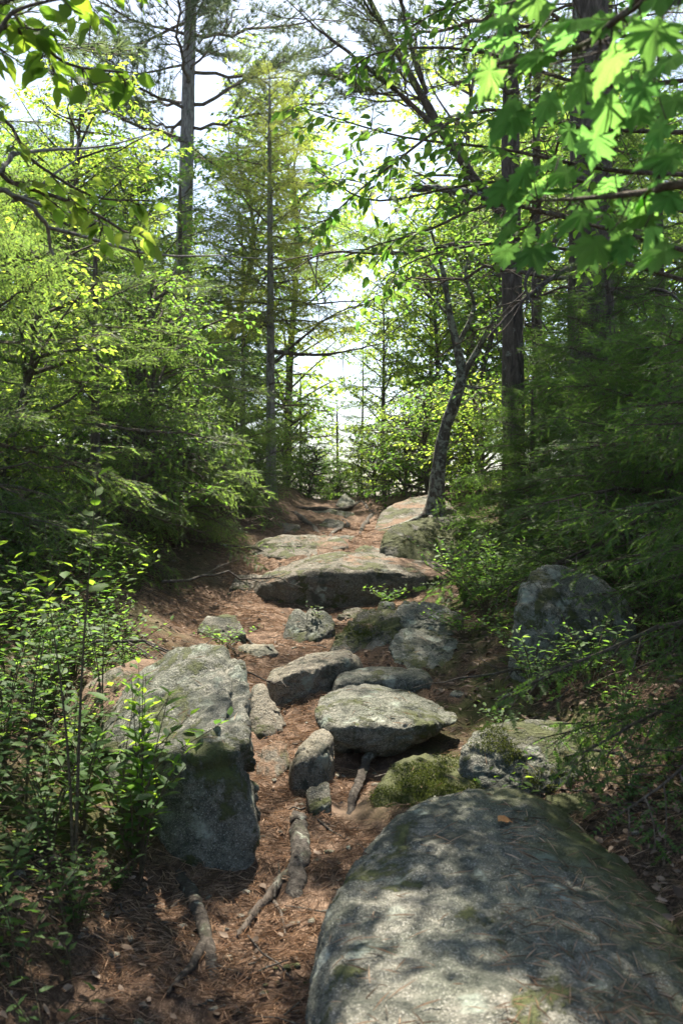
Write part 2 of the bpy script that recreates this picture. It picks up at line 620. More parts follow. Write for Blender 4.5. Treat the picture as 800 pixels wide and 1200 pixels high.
def hull_planes(Q):
    bm = bmesh.new()
    for q in Q:
        bm.verts.new(q)
    bmesh.ops.convex_hull(bm, input=bm.verts)
    bmesh.ops.delete(bm, geom=[v for v in bm.verts if not v.link_faces], context='VERTS')
    bm.normal_update()
    N, D = [], []
    for f in bm.faces:
        if f.calc_area() < 1e-5:
            continue
        n = f.normal
        d = n.dot(f.verts[0].co)
        if d < 0:
            n, d = -n, -d
        N.append(n[:])
        D.append(max(d, 0.05))
    bm.free()
    # merge near-equal planes so that triangulated flats do not count twice
    kn, kd = [], []
    for n, d in zip(np.array(N), D):
        for k, (a, b) in enumerate(zip(kn, kd)):
            if np.dot(a, n) > 0.985:
                kd[k] = 0.5 * (b + d)
                break
        else:
            kn.append(n)
            kd.append(d)
    return np.array(kn), np.array(kd)


ROCKS = {}


def rock(label, pts, mat, base=None, sub=5, p=12, rough=0.03, chips=4, seed=0, cracks=(), cat='rock', group=None, name='rock', fscale=1.0, fit=True, mossy=None, depth=.6):
    """a boulder through the given world points; base = depth below ground its foot goes (None: points are complete)"""
    rng = np.random.default_rng(seed + 100)
    Pt = [np.array(q[:]) for q in pts]
    if fit:   # stand the rock where its lowest visible edge meets the slope
        low = max(Pt, key=lambda q: (EYE - q[2]) / q[1])
        h = terrain_hit(400 + low[0] / low[1] * PXF, 600 + (EYE - low[2]) / low[1] * PXF)
        if h is not None:
            dl = float(np.clip(h.y - .04 - low[1], -1.6, 1.6))
            yl = low[1]
            Pt = [q / q[1] * (yl + dl + (q[1] - yl) * depth) + np.array([0, 0, EYE - EYE / q[1] * (yl + dl + (q[1] - yl) * depth)]) for q in Pt]
    if base is not None:
        c0 = np.mean(Pt, 0)
        for q in list(Pt):
            Pt.append(np.array([q[0] + (q[0] - c0[0]) * .03, q[1] + (q[1] - c0[1]) * .03, gz(q[0], q[1]) - base]))
    Pt = np.array(Pt)
    lo, hi = Pt.min(0), Pt.max(0)
    c = 0.5 * (lo + hi)
    sc = 0.5 * (hi - lo) + 1e-6
    N, D = hull_planes((Pt - c) / sc)
    if chips > 1:
        p = 14 if p < 11 else 24
    for k in range(chips * 4):
        u = unit(rng.normal(size=3) + np.array([0, -.4, .3]))
        sup = (((Pt - c) / sc) @ u).max()
        N = np.vstack([N, u])
        D = np.append(D, sup * (rng.uniform(.82, .92) if k < chips else rng.uniform(.92, .99)))
    U, Fa = ico(sub)
    q = np.clip(U @ N.T / D, 0, None)
    r = (q ** p).sum(1) ** (-1.0 / p)
    V = c + U * r[:, None] * sc * (1 + .95 / p)
    L = float(np.mean(sc))
    nrm = unit(U / sc)
    f1 = fbm(V / L * 1.3 * fscale + seed * 7.1, 4, seed)
    f2 = 1 - np.abs(fbm(V / L * 2.6 * fscale + seed * 3.3, 4, seed + 50)) * 2
    f3 = fbm(V / L * 9 * fscale + seed, 4, seed + 80)
    V = V + nrm * (rough * L * (2.2 * f1 + 1.1 * f2 + 0.8 * f3))[:, None]
    f4 = fbm(V * 30 + seed, 4, seed + 90, 0.62)
    V = V + nrm * (0.0065 * f4 - 0.012 * np.clip(np.abs(fbm(V * 7 + seed, 3, seed + 95)) * -9 + 1, 0, 1))[:, None]
    for (cp, cn, dep, wid) in cracks:
        cn = unit(np.array(cn))
        wob = 0.05 * fbm(V * 4 + 3, 3, seed + 7) + 0.018 * fbm(V * 16, 2, seed + 8)
        dist = (V - np.array(cp[:])) @ cn + wob
        V = V - nrm * (dep * np.exp(-(dist / wid) ** 2))[:, None]
    bvh_add(V, Fa, 1)
    loc = np.array([c[0], c[1], gz(c[0], c[1])])
    me = mesh_of('rock', V - loc, [(Fa, 0)], [mat])
    if mossy is not None:
        aa = me.attributes.new('mossy', 'FLOAT', 'POINT')
        aa.data.foreach_set('value', mossy(V).astype(np.float32))
    o = link(name, me, loc=loc)
    tag(o, label, cat, group)
    ROCKS[label] = o
    return o


RM_SLAB = rock_mat('granite_slab', moss=0.20, lichen=0.28, tone=0.88, needles=0.06)
RM_MAIN = rock_mat('granite_boulder', moss=0.36, lichen=0.48, tone=1.0)
RM_MOSSY = rock_mat('granite_mossy', moss=0.55, lichen=0.40, tone=0.85)
RM_WARM = rock_mat('granite_warm', moss=0.25, lichen=0.25, tone=1.1, warm=0.4)
RM_PALE = rock_mat('granite_pale', moss=0.26, lichen=0.8, tone=1.2)
RM_LEDGE = rock_mat('ledge_rock', moss=0.45, lichen=0.22, tone=0.62, warm=0.3, needles=0.55)
RM_DARK = rock_mat('rock_dark', moss=0.55, lichen=0.2, tone=0.65, warm=0.1)
RM_STONE = rock_mat('stone_orange', moss=0.0, lichen=0.05, tone=1.0, warm=0.85)

# big slab bottom right
rock('huge tilted granite slab filling the bottom right corner, dappled with sun',
     [at(374, 1072, 2.72), at(382, 1190, 2.2), at(396, 1290, 1.85), at(416, 1008, 2.98), at(472, 945, 3.42), at(540, 918, 3.62), at(628, 926, 3.62),
      at(690, 985, 3.25), at(735, 1045, 2.95), at(810, 1080, 2.8), at(880, 1200, 2.4), at(560, 1290, 1.75), at(860, 1330, 1.85)],
     RM_SLAB, base=.12, sub=7, p=11, rough=.016, chips=0, seed=1, fscale=1.6, fit=False, mossy=lambda V: np.clip((V[:, 0] - (.50 + .10 * (3.2 - V[:, 1])) + .22 * fbm(V * 5, 4, 4)) / .30, 0, 1), cat='boulder', name='boulder')
# left boulder
rock('large blocky grey boulder with a cracked top on the left of the trail',
     [at(205, 752, 4.75), at(266, 748, 4.7), at(284, 775, 4.55), at(296, 850, 4.05), at(312, 955, 3.85), at(312, 1000, 3.72), at(272, 1016, 3.66), at(142, 796, 4.7),
      at(300, 868, 3.74), at(215, 885, 3.70), at(140, 880, 3.95), at(112, 862, 4.4), at(180, 985, 3.85), at(140, 940, 4.1)],
     RM_MAIN, base=.1, sub=6, p=16, rough=.02, chips=2, seed=2, fscale=1.4, depth=.9,
     cracks=[(at(255, 842, 4.1), (0.15, -.75, .65), .055, .020), (at(270, 905, 3.9), (.1, .3, .95), .03, .022), (at(278, 800, 4.4), (.95, .1, .2), .05, .022)], cat='boulder', name='boulder')
rock('low rounded rock covered in rusty needles, hugging the left boulder',
     [at(70, 850, 4.5), at(95, 800, 4.8), at(160, 768, 5.0), at(215, 775, 5.0), at(150, 830, 4.45), at(90, 860, 4.4)],
     rock_mat('needled_rock', .4, .2, .9, .25, needles=.95), base=.1, sub=5, p=8, rough=.03, seed=3)
# right mossy rock above the slab
rock('rounded mossy rock with pale lichen spots just above the big slab',
     [at(537, 880, 4.35), at(548, 855, 4.5), at(590, 838, 4.75), at(660, 842, 4.8), at(705, 872, 4.55), at(700, 905, 4.3), at(640, 935, 4.15), at(575, 930, 4.15), at(545, 905, 4.25)],
     RM_MOSSY, base=.05, sub=6, p=9, rough=.03, seed=4)
rock('low dark rock wedged in the shade below the mossy rock',
     [at(640, 930, 4.0), at(690, 925, 4.1), at(705, 960, 3.8), at(650, 972, 3.7)], RM_DARK, base=.1, seed=5, sub=5)
# the two rocks at mid picture
rock('broad grey angular rock overhanging its shadow beside a bent root',
     [at(370, 826, 5.0), at(382, 808, 5.35), at(440, 806, 5.5), at(515, 818, 5.4), at(546, 838, 5.15), at(520, 858, 4.85), at(470, 866, 4.72), at(440, 886, 4.62),
      at(398, 890, 4.62), at(374, 862, 4.66), at(392, 852, 4.56), at(445, 846, 4.56), at(500, 850, 4.7), at(440, 892, 4.7)],
     RM_MAIN, base=None, sub=6, p=15, rough=.03, chips=5, seed=6, depth=.8, cracks=[(at(380, 850, 4.8), (.5, 0, .85), .02, .02)])
rock('long flat grey rock lying directly behind the broad angular rock',
     [at(390, 806, 5.65), at(402, 786, 6.0), at(450, 780, 6.1), at(496, 784, 6.05), at(510, 806, 5.75), at(450, 815, 5.55), at(400, 796, 5.5), at(450, 792, 5.5), at(500, 796, 5.6)],
     RM_MAIN, base=.06, sub=5, p=10, rough=.025, chips=3, seed=7)
rock('slanted sunlit tan rock lying across the middle of the trail',
     [at(314, 797, 5.95), at(322, 785, 6.2), at(362, 766, 6.5), at(404, 758, 6.6), at(426, 770, 6.45), at(420, 785, 6.25), at(372, 806, 5.95), at(345, 820, 5.8), at(318, 812, 5.85), at(326, 795, 5.76), at(372, 782, 5.86), at(418, 772, 6.15)],
     RM_WARM, base=.05, sub=6, p=14, rough=.035, chips=4, seed=8)
rock('small upright twin-topped mossy rock below the ledge',
     [at(333, 740, 7.2), at(340, 714, 7.4), at(358, 710, 7.5), at(388, 716, 7.5), at(394, 735, 7.2), at(360, 755, 7.0), at(336, 754, 7.0)],
     RM_MOSSY, base=.06, sub=5, p=14, rough=.04, chips=4, seed=9, cracks=[(at(358, 730, 7.1), (.95, 0, .1), .06, .025)])
rock('knobbly mossy rock mound in the centre, needles in its hollows',
     [at(385, 758, 6.9), at(410, 730, 7.3), at(430, 716, 7.5), at(465, 712, 7.6), at(470, 745, 7.1), at(440, 765, 6.8), at(400, 770, 6.75)],
     rock_mat('mound_rock', .7, .3, .95, .25, needles=.5), base=.06, sub=6, p=8, rough=.075, chips=5, seed=10, fscale=1.6)
rock('little grey block perched at the top of the mossy mound',
     [at(441, 716, 7.6), at(445, 703, 7.8), at(462, 705, 7.8), at(463, 720, 7.6)], RM_PALE, base=.04, sub=4, seed=11, chips=3)
rock('pale lumpy grey rock at right of the mossy mound under green sprigs',
     [at(462, 720, 7.35), at(476, 702, 7.7), at(512, 706, 7.7), at(542, 722, 7.5), at(535, 745, 7.1), at(480, 745, 7.1)],
     RM_PALE, base=.05, sub=6, p=8, rough=.06, chips=5, seed=12, fscale=1.5)
rock('grey rock half hidden by leaves in front of the pale lumpy rock',
     [at(460, 752, 6.75), at(470, 734, 7.0), at(515, 738, 7.0), at(545, 752, 6.8), at(530, 782, 6.3), at(472, 784, 6.3)],
     RM_PALE, base=.05, sub=6, p=9, rough=.05, chips=5, seed=13)
rock('narrow grey stone leaning at the left foot of the broad angular rock',
     [at(338, 905, 4.3), at(350, 875, 4.45), at(378, 850, 4.62), at(391, 862, 4.55), at(389, 900, 4.35), at(362, 925, 4.2), at(340, 925, 4.2), at(345, 895, 4.17), at(380, 880, 4.25)],
     RM_WARM, base=.05, sub=5, p=13, rough=.035, chips=4, seed=14)
rock('small dark stone standing at the end of the log-like root',
     [at(360, 925, 4.2), at(384, 912, 4.25), at(388, 940, 4.05), at(365, 958, 4.0)], RM_DARK, base=.05, sub=4, p=12, rough=.03, chips=3, seed=15)
rock('triangular brown stone leaning on the right side of the left boulder',
     [at(288, 848, 4.9), at(296, 800, 5.15), at(308, 797, 5.2), at(334, 846, 4.95), at(330, 858, 4.75), at(300, 862, 4.7)], RM_WARM, base=.05, sub=5, rough=.04, chips=4, seed=16)
rock('half-buried brown stone in the sunlit needles by the left boulder',
     [at(300, 905, 4.4), at(310, 872, 4.6), at(332, 866, 4.65), at(342, 890, 4.5), at(320, 918, 4.25)], RM_LEDGE, base=.05, sub=4, rough=.04, chips=3, seed=17)
# ledges
rock('wide rounded bedrock ledge stretching across the trail',
     [at(300, 690, 8.9), at(318, 664, 9.6), at(360, 648, 9.9), at(420, 646, 9.9), at(480, 650, 9.8), at(532, 664, 9.4), at(545, 690, 9.0), at(470, 706, 8.7), at(400, 712, 8.6), at(330, 708, 8.65),
      at(325, 676, 8.66), at(380, 668, 8.6), at(440, 668, 8.58), at(510, 674, 8.75)],
     RM_LEDGE, base=.08, sub=6, p=9, rough=.025, chips=2, seed=18, depth=.85, name='bedrock_ledge', cat='ledge')
rock('smaller sunlit mossy ledge step above the wide ledge',
     [at(290, 648, 10.3), at(310, 630, 10.9), at(350, 624, 11.1), at(395, 628, 11), at(405, 642, 10.5), at(360, 655, 10.1)],
     RM_LEDGE, base=.06, sub=5, p=9, rough=.03, chips=3, seed=19, depth=.7, name='bedrock_ledge', cat='ledge')
rock('dark moss-topped rock under the crooked lichen tree',
     [at(446, 640, 10.4), at(452, 622, 10.7), at(490, 606, 11.2), at(540, 603, 11.3), at(600, 618, 11.0), at(620, 645, 10.4), at(560, 660, 10.0), at(490, 655, 10.0)],
     rock_mat('moss_top_rock', .75, .15, .6, .1), base=.06, sub=6, p=9, rough=.03, chips=3, seed=20)
rock('smooth sunlit bedrock slope beside the top of the trail',
     [at(435, 628, 11.2), at(450, 600, 12.5), at(480, 584, 13.3), at(515, 578, 13.4), at(530, 600, 12), at(500, 618, 11.3)],
     RM_LEDGE, base=.1, sub=5, p=7, rough=.02, chips=2, seed=21, depth=.9, name='bedrock_ledge', cat='ledge')
# right boulder
rock('large pale lichen-covered boulder half hidden by hemlock boughs on the right',
     [at(595, 700, 5.6), at(612, 672, 5.8), at(650, 664, 6.0), at(700, 676, 6.1), at(738, 710, 5.9), at(742, 790, 5.5), at(660, 790, 5.35), at(625, 760, 5.4)],
     RM_PALE, base=.06, sub=6, p=9, rough=.03, chips=4, seed=22, name='boulder', cat='boulder')
rock('small dark rock in the brush at upper left of the left boulder',
     [at(232, 738, 6.6), at(240, 720, 6.8), at(275, 720, 6.8), at(288, 742, 6.5), at(255, 750, 6.4)], RM_DARK, base=.05, sub=4, chips=3, seed=23)
rock('flat low stone on the needles above the left boulder',
     [at(270, 766, 6.1), at(285, 754, 6.3), at(318, 754, 6.3), at(326, 764, 6.1), at(295, 772, 6.0)], RM_WARM, base=.05, sub=4, chips=3, seed=24)
for k, (lb, q, mt) in enumerate([
        ('pointed stone standing at the very crest of the trail', [at(392, 592, 14.2), at(404, 577, 14.6), at(418, 590, 14.2), at(402, 596, 13.9)], RM_PALE),
        ('flat dark slab step just below the crest', [at(355, 604, 13.0), at(365, 594, 13.4), at(415, 600, 13.2), at(410, 608, 12.8)], RM_DARK),
        ('flat step stone between the ledge and the crest', [at(384, 634, 11.4), at(392, 626, 11.8), at(416, 628, 11.7), at(420, 636, 11.3)], RM_DARK),
        ('flat broken stone on the left of the upper trail', [at(318, 622, 12.0), at(330, 612, 12.4), at(352, 614, 12.3), at(348, 626, 11.8)], RM_LEDGE),
        ('low brown stone between the roots near the crest', [at(372, 616, 12.2), at(384, 608, 12.6), at(404, 612, 12.4), at(398, 622, 12.0)], RM_DARK),
        ('rough step stone lying at the foot of the bedrock slope', [at(412, 648, 10.2), at(424, 638, 10.5), at(446, 642, 10.4), at(440, 652, 10.1)], RM_LEDGE),
        ('broken rock at the left end of the wide ledge', [at(268, 690, 8.9), at(280, 672, 9.2), at(312, 672, 9.2), at(312, 694, 8.8)], RM_LEDGE),
        ('low rubble stone in front of the wide ledge', [at(395, 722, 8.2), at(408, 712, 8.4), at(432, 714, 8.4), at(428, 726, 8.1)], RM_WARM),
        ('small flat pale stone on the slope right of the flat grey rock', [at(526, 814, 5.45), at(534, 808, 5.55), at(548, 810, 5.5), at(546, 816, 5.4)], RM_PALE),
        ('small orange stone touching the upper left edge of the big slab', [at(447, 944, 3.85), at(455, 932, 3.9), at(468, 938, 3.85), at(462, 948, 3.75)], RM_STONE),
        ('thin whitish stone beside the grey rock half hidden by leaves', [at(498, 786, 6.0), at(506, 778, 6.1), at(514, 784, 6.0), at(508, 790, 5.9)], RM_PALE),
]):
    rock(lb, q, mt, base=.02, sub=4, p=12, rough=.04, chips=3, seed=30 + k, name='stone', cat='stone')

# mossy earth mound under the broad rock
mound = rock('bright green mossy mound below the broad angular rock',
             [at(440, 938, 4.1), at(458, 894, 4.5), at(490, 884, 4.8), at(535, 886, 4.8), at(560, 905, 4.5), at(550, 940, 4.05), at(470, 950, 3.95)],
             rock_mat('moss_mound', 1.25, .05, .5, .2), base=.1, sub=5, p=7, rough=.035, chips=0, seed=40, name='moss_mound', cat='moss')

# soil and needles banked up against the stones
RB = BVHTree.FromPolygons(np.concatenate(BVH_V[1:]).tolist(), (np.array([f for f, k in zip(BVH_F, BVH_K) if k == 1]) - len(BVH_V[0])).tolist())
near_i = np.where((GV[:, 1] > 2) & (GV[:, 1] < 14.5) & (np.abs(GV[:, 0]) < 2.2))[0]
for i in near_i:
    h = RB.find_nearest(Vector(GV[i]), .16)
    if h[0] is not None:
        GV[i, 2] += .022 * math.exp(-(h[3] / .05) ** 2) * (.5 + hsh(np.array([i // 7]), np.array([0]), np.array([0]), 3)[0])
gme.vertices.foreach_set('co', GV.astype(np.float32).ravel())
gme.update()
BVH_V[0] = GV
BVH = BVHTree.FromPolygons(np.concatenate(BVH_V).tolist(), BVH_F)


def drop(x, y):
    h = BVH.ray_cast(Vector((x, y, 6)), Vector((0, 0, -1)))
    if h[0] is None:
        return None
    return h[0], h[1], BVH_K[h[2]]


# ------------------------------------------------------------------ roots
def lay(px_pts, Ys, lift):
    """polyline of points dropped on the surface"""
    P = bez([at(a, b, y) for (a, b), y in zip(px_pts, Ys)], 22)
    Q = []
    for p in P:
        h = drop(p[0], p[1])
        Q.append([p[0], p[1], (min(h[0].z, p[2] + .03) if h else p[2]) + lift])
    Q = np.array(Q)
    z = Q[:, 2].copy()
    for _ in range(3):
        z[1:-1] = 0.25 * z[:-2] + 0.5 * z[1:-1] + 0.25 * z[2:]
    Q[:, 2] = z
    return Q


def groundY(px, py):
    """distance at which the pixel's line of sight meets ground or rock"""
    d = (at(px, py, 1) - Vector((0, 0, EYE)))
    h = BVH.ray_cast(Vector((0, 0, EYE)), d.normalized())
    return h[0].y if h[0] is not None else 14.0


def root(label, px, r, lift=None, mat=None, name='tree_root', extra=(), cat='root', prof=None, seed=0, sides=12):
    Ys = [groundY(*q) for q in px]
    Q = lay(px, Ys, r * 0.2 if lift is None else lift)
    n = 60
    Qs = bez(Q[::3], n)
    rng = np.random.default_rng(seed)
    en = np.exp(-np.linspace(0, 9, n)) + np.exp(-np.linspace(9, 0, n))
    Qs[:, 2] -= en * r * 1.9
    Qs = Qs + np.stack([fbm(np.stack([np.linspace(0, 7, n)] * 3, 1) + seed + k * 9, 3, k) for k in range(3)], 1) * r * np.array([.6, .6, .2])
    t = np.linspace(0, 1, n)
    rr = r * (1.05 - .45 * t) * (1 + .12 * fbm(np.stack([t * 5, t * 0, t * 0], 1) + seed, 3, seed)) if prof is None else r * np.interp(t, np.linspace(0, 1, len(prof)), prof)
    rr[0] *= .5
    rr[-1] *= .3
    loc = Qs[n // 2].copy()
    m = MB()
    m.tubes(Qs - loc, rr, sides, ref=(.2, .1, 1), cap=True)
    V = m.V[0]
    V += unit(V - np.repeat(Qs - loc, sides, 0)) * (r * np.tile(.16 * np.random.default_rng(seed).normal(size=sides), n) + r * .06 * fbm(V * 45 + seed, 3, seed))[:, None]
    for (pts2, r2) in extra:
        Q2 = bez(lay(pts2, [groundY(*q) for q in pts2], r2 * .4)[::3], 30)
        m.tubes(Q2 - loc, np.linspace(r2, r2 * .35, 30), 8, ref=(.2, .1, 1), cap=True)
    o = link(name, m.mesh('root', [mat or M_ROOT]), loc=loc)
    tag(o, label, cat)
    return o


root('twisted grey root standing out of the bare soil at lower left', [(206, 1012), (222, 1045), (238, 1082), (246, 1120), (264, 1166)], .026, extra=[([(240, 1108), (222, 1140), (196, 1168)], .020), ([(222, 1045), (205, 1062), (180, 1070)], .009), ([(250, 1130), (275, 1140), (296, 1150)], .007)], seed=1, mat=M_ROOT)
root('thick smooth log-like root lying in the middle of the trail', [(347, 946), (352, 985), (350, 1020), (346, 1056)], .036, prof=[.8, 1, 1.0, .85], seed=2, mat=M_DEAD)
root('slanting dark root leading down left of the log-like root', [(338, 1018), (318, 1050), (295, 1080), (270, 1110)], .021, extra=[([(318, 1050), (330, 1075), (335, 1100)], .009)], seed=3, mat=M_BARK_DARK)
root('bent root arching down from under the broad angular rock', [(458, 880), (435, 900), (422, 925), (408, 955)], .024, lift=.03, seed=4)
root('thin pale root crossing the needles beside the slab', [(365, 955), (385, 972), (408, 985)], .006, seed=5, sides=6)
root('long thin root running down the bank left of the crest', [(338, 598), (352, 606), (366, 616), (376, 626)], .035, seed=6, sides=8)
root('root crossing the top of the trail under the crest', [(345, 592), (375, 598), (405, 598), (425, 588), (440, 578)], .05, seed=7, sides=8)
root('short root curling across the trail below the crest stones', [(402, 606), (408, 618), (392, 624), (384, 634)], .035, seed=8, sides=8)
root('dark root along the right edge of the upper trail', [(440, 600), (432, 608), (424, 620), (420, 632)], .035, seed=9, sides=8)
root('root curving over the flat low stone above the left boulder', [(268, 758), (290, 752), (312, 757), (324, 768)], .012, seed=10, sides=8)

# ------------------------------------------------------------------ ground scatter (nobody could count these)
rng = np.random.default_rng(7)


def blades(P, Dn, Ln, Wd, Up, m=0, mb=None, lift=0.0):
    """thin two-triangle blades centred at P along Dn"""
    A = np.cross(Dn, Up)
    A = unit(A) * Wd[:, None] * .5
    a = P - Dn * Ln[:, None] * .5
    b = P + Dn * Ln[:, None] * .5
    mid = P + Up * (lift * Ln)[:, None]
    V = np.stack([a, mid - A, b, mid + A], 1).reshape(-1, 3)
    q = np.arange(len(P) * 4).reshape(-1, 4)
    mb.add(V, np.concatenate([q[:, [0, 1, 2]], q[:, [0, 2, 3]]]), m)


def scatter(n, ylo, yhi, wfun, power=1.0, onrock=.035):
    """n random surface points, denser near the camera; returns points, normals, rock flags"""
    P, N, K = [], [], []
    tries = 0
    while len(P) < n and tries < n * 6:
        tries += 1
        y = ylo + (yhi - ylo) * rng.random() ** power
        x = rng.uniform(-.42, .42) * (y + .6)
        if rng.random() > wfun(x, y):
            continue
        h = drop(x, y)
        if h is None:
            continue
        if h[2] == 1 and (h[1].z < .5 or rng.random() > (.6 if (onrock > .03 and y < 3.4 and x > .42 + .16 * (y - 2.6)) else onrock)):
            continue
        P.append(h[0][:])
        N.append(h[1][:])
        K.append(h[2])
    return np.array(P), np.array(N), np.array(K)


def w_trail(x, y):
    if mnoise.noise((x * 3.1, y * 3.1, 2.0)) < -.22:   # trodden bare soil
        return .1
    d = abs(x - np.interp(y, CY, CX)) / np.interp(y, CY, TW)
    return min(1, max(.16, 1.5 - .75 * d))


P, N, K = scatter(42000, 1.9, 13, w_trail, 1.5)
th = rng.normal(0.5, 1.2, len(P))
D0 = np.stack([np.cos(th), np.sin(th), rng.normal(0, .12, len(P))], 1)
D0 = unit(D0 - N * (D0 * N).sum(1, keepdims=True) * .85)
mb = MB()
blades(P + N * rng.uniform(.002, .012, len(P))[:, None], D0, rng.uniform(.035, .095, len(P)), rng.uniform(.0014, .0028, len(P)), N, mb=mb, lift=.04)
tag(link('fallen_needles', mb.mesh('fallen_needles', [M_DRY], False)), 'rusty pine needles carpeting the trail', 'needles', kind='stuff')


def leaf_shape(n=5, width=.55, fold=.12, curl=.1):
    """ovate leaf along +x, length 1: verts and tris"""
    V, T = [], []
    ts = np.linspace(0, 1, n)
    prof = np.sin(np.pi * ts ** .8) ** .9 * width * .5 * (1 - .25 * ts)
    for t, wd in zip(ts, prof):
        zc = -curl * t * t
        V += [(t, -wd, zc + fold * wd * 2), (t, 0, zc), (t, wd, zc + fold * wd * 2)]
    for k in range(n - 1):
        a, b = k * 3, (k + 1) * 3
        for s in (0, 1):
            if k == 0:
                T.append((a + 1, b + s, b + s + 1))
            elif k == n - 2:
                T.append((a + s, a + s + 1, b + 1))
            else:
                T += [(a + s, b + s, b + s + 1), (a + s, b + s + 1, a + s + 1)]
    V, T = np.array(V), np.array(T)
    used = np.unique(T)
    mp = -np.ones(len(V), int)
    mp[used] = np.arange(len(used))
    T = mp[T]
    if True:
        a, b, c = V[used][T[:, 0]], V[used][T[:, 1]], V[used][T[:, 2]]
        nz = np.cross(b - a, c - a)[:, 2]
        T[nz < 0] = T[nz < 0][:, ::-1]
    return V[used], T


LEAF2 = (np.array([(0, 0, 0), (.45, -.27, .05), (1, 0, -.08), (.45, .27, .05)]), np.array([(0, 1, 2), (0, 2, 3)]))
LEAF3 = leaf_shape(4, .6, .12, .12)
LEAF5 = leaf_shape(7, .58, .12, .16)
LEAFN = leaf_shape(7, .42, .12, .15)


def place_leaves(mb, shape, P, Dn, Nn, L, m=0):
    """many leaves into one mesh"""
    X_ = unit(Dn)
    Yv = unit(np.cross(Nn, X_))
    Zv = np.cross(X_, Yv)
    V0, T0 = shape
    V = P[:, None, :] + L[:, None, None] * (V0[None, :, 0, None] * X_[:, None, :] + V0[None, :, 1, None] * Yv[:, None, :] + V0[None, :, 2, None] * Zv[:, None, :])
    T = T0[None] + (np.arange(len(P)) * len(V0))[:, None, None]
    mb.add(V.reshape(-1, 3), T.reshape(-1, 3), m)


def w_litter(x, y):
    d = (x - np.interp(y, CY, CX)) / np.interp(y, CY, TW)
    return min(1, max(.09, .7 * abs(d) - .5))


P, N, K = scatter(8000, 2.2, 10, w_litter, 1.3, 0)
mb = MB()
for part in range(3):
    s = np.arange(part, len(P), 3)
    th = rng.uniform(0, 2 * PI, len(s))
    Nn = unit(N[s] + rng.normal(0, .35, (len(s), 3)))
    place_leaves(mb, leaf_shape(5, .55, .3 * (part - .5), [.35, -.3, .1][part]), P[s] + np.array([0, 0, .012]), np.stack([np.cos(th), np.sin(th), rng.normal(0, .2, len(s))], 1), Nn, rng.uniform(.022, .052, len(s)))
tag(link('leaf_litter', mb.mesh('leaf_litter', [M_LITTER])), 'dead brown leaves littering the forest floor', 'leaf litter', kind='stuff')

# fallen twigs
P, N, K = scatter(420, 2.2, 12, lambda x, y: 1, 1.2, .01)
th = rng.uniform(0, PI, len(P))
ln = rng.uniform(.05, .32, len(P))
tt = np.linspace(-.5, .5, 5)
Dd = np.stack([np.cos(th), np.sin(th), rng.normal(0, .08, len(P))], 1)
Dd = Dd - N * (Dd * N).sum(1, keepdims=True) * .9
PP = P[:, None] + Dd[:, None] * (ln[:, None] * tt)[:, :, None] + np.array([0, 0, .006]) + rng.normal(0, .006, (len(P), 5, 3))
mb = MB()
mb.tubes(PP, np.repeat(rng.uniform(.0012, .0042, len(P))[:, None], 5, 1) * np.linspace(1.2, .6, 5), 4, ref=(.1, .2, 1))
tag(link('fallen_twigs', mb.mesh('fallen_twigs', [M_DEAD])), 'small dead twigs strewn over the forest floor', 'twigs', kind='stuff')


# small loose stones bedded in the trail
P, N, K = scatter(420, 2.4, 12, w_trail, 1.2, 0)
mb = MB()
U0, F0 = ico(2)
for p_, n_ in zip(P, N):
    s_ = rng.uniform(.006, .022) * np.array([1, rng.uniform(.6, 1), rng.uniform(.4, .7)])
    sh = 1 + .35 * fbm(U0 * 1.3 + rng.uniform(0, 99), 2, 3)
    mb.add(p_ + (U0 * sh[:, None] * s_) @ np.array(Matrix.Rotation(rng.uniform(0, 6), 3, 'Z')), F0)
tag(link('pebbles', mb.mesh('pebbles', [RM_WARM])), 'small loose stones bedded in the trail', 'pebbles', kind='stuff')


def moss_on(objs, n, prob, seed):
    rg = np.random.default_rng(seed)
    mb = MB()
    for o, cnt, zmin, nth in objs:
        me = o.data
        co = np.empty(len(me.vertices) * 3, np.float32)
        me.vertices.foreach_get('co', co)
        no = np.empty(len(me.vertices) * 3, np.float32)
        me.vertices.foreach_get('normal', no)
        co = co.reshape(-1, 3) + np.array(o.location)
        no = no.reshape(-1, 3)
        patch = fbm(co * 6, 4, 77)
        ok = np.where((no[:, 2] > zmin) & (patch > nth))[0]
        k = rg.choice(ok, cnt)
        Pm = co[k] + rg.normal(0, .008, (cnt, 3))
        Up = unit(no[k] + rg.normal(0, .5, (cnt, 3)))
        side = unit(np.cross(Up, rg.normal(0, 1, (cnt, 3))))
        ht = rg.uniform(.004, .012, cnt)
        wd = rg.uniform(.0015, .0035, cnt)
        V = np.stack([Pm - side * wd[:, None], Pm + side * wd[:, None], Pm + Up * ht[:, None]], 1).reshape(-1, 3)
        mb.add(V, np.arange(cnt * 3).reshape(-1, 3))
    return mb


mb = moss_on([(mound, 26000, -.3, -.25), (ROCKS['rounded mossy rock with pale lichen spots just above the big slab'], 6000, .2, .12),
              (ROCKS['dark moss-topped rock under the crooked lichen tree'], 6000, .2, -.05),
              (ROCKS['knobbly mossy rock mound in the centre, needles in its hollows'], 5000, .1, .05)], 0, 0, 5)
tag(link('moss', mb.mesh('moss', [M_MOSS], False)), 'soft green moss tufts on the mound and rocks', 'moss', kind='stuff')

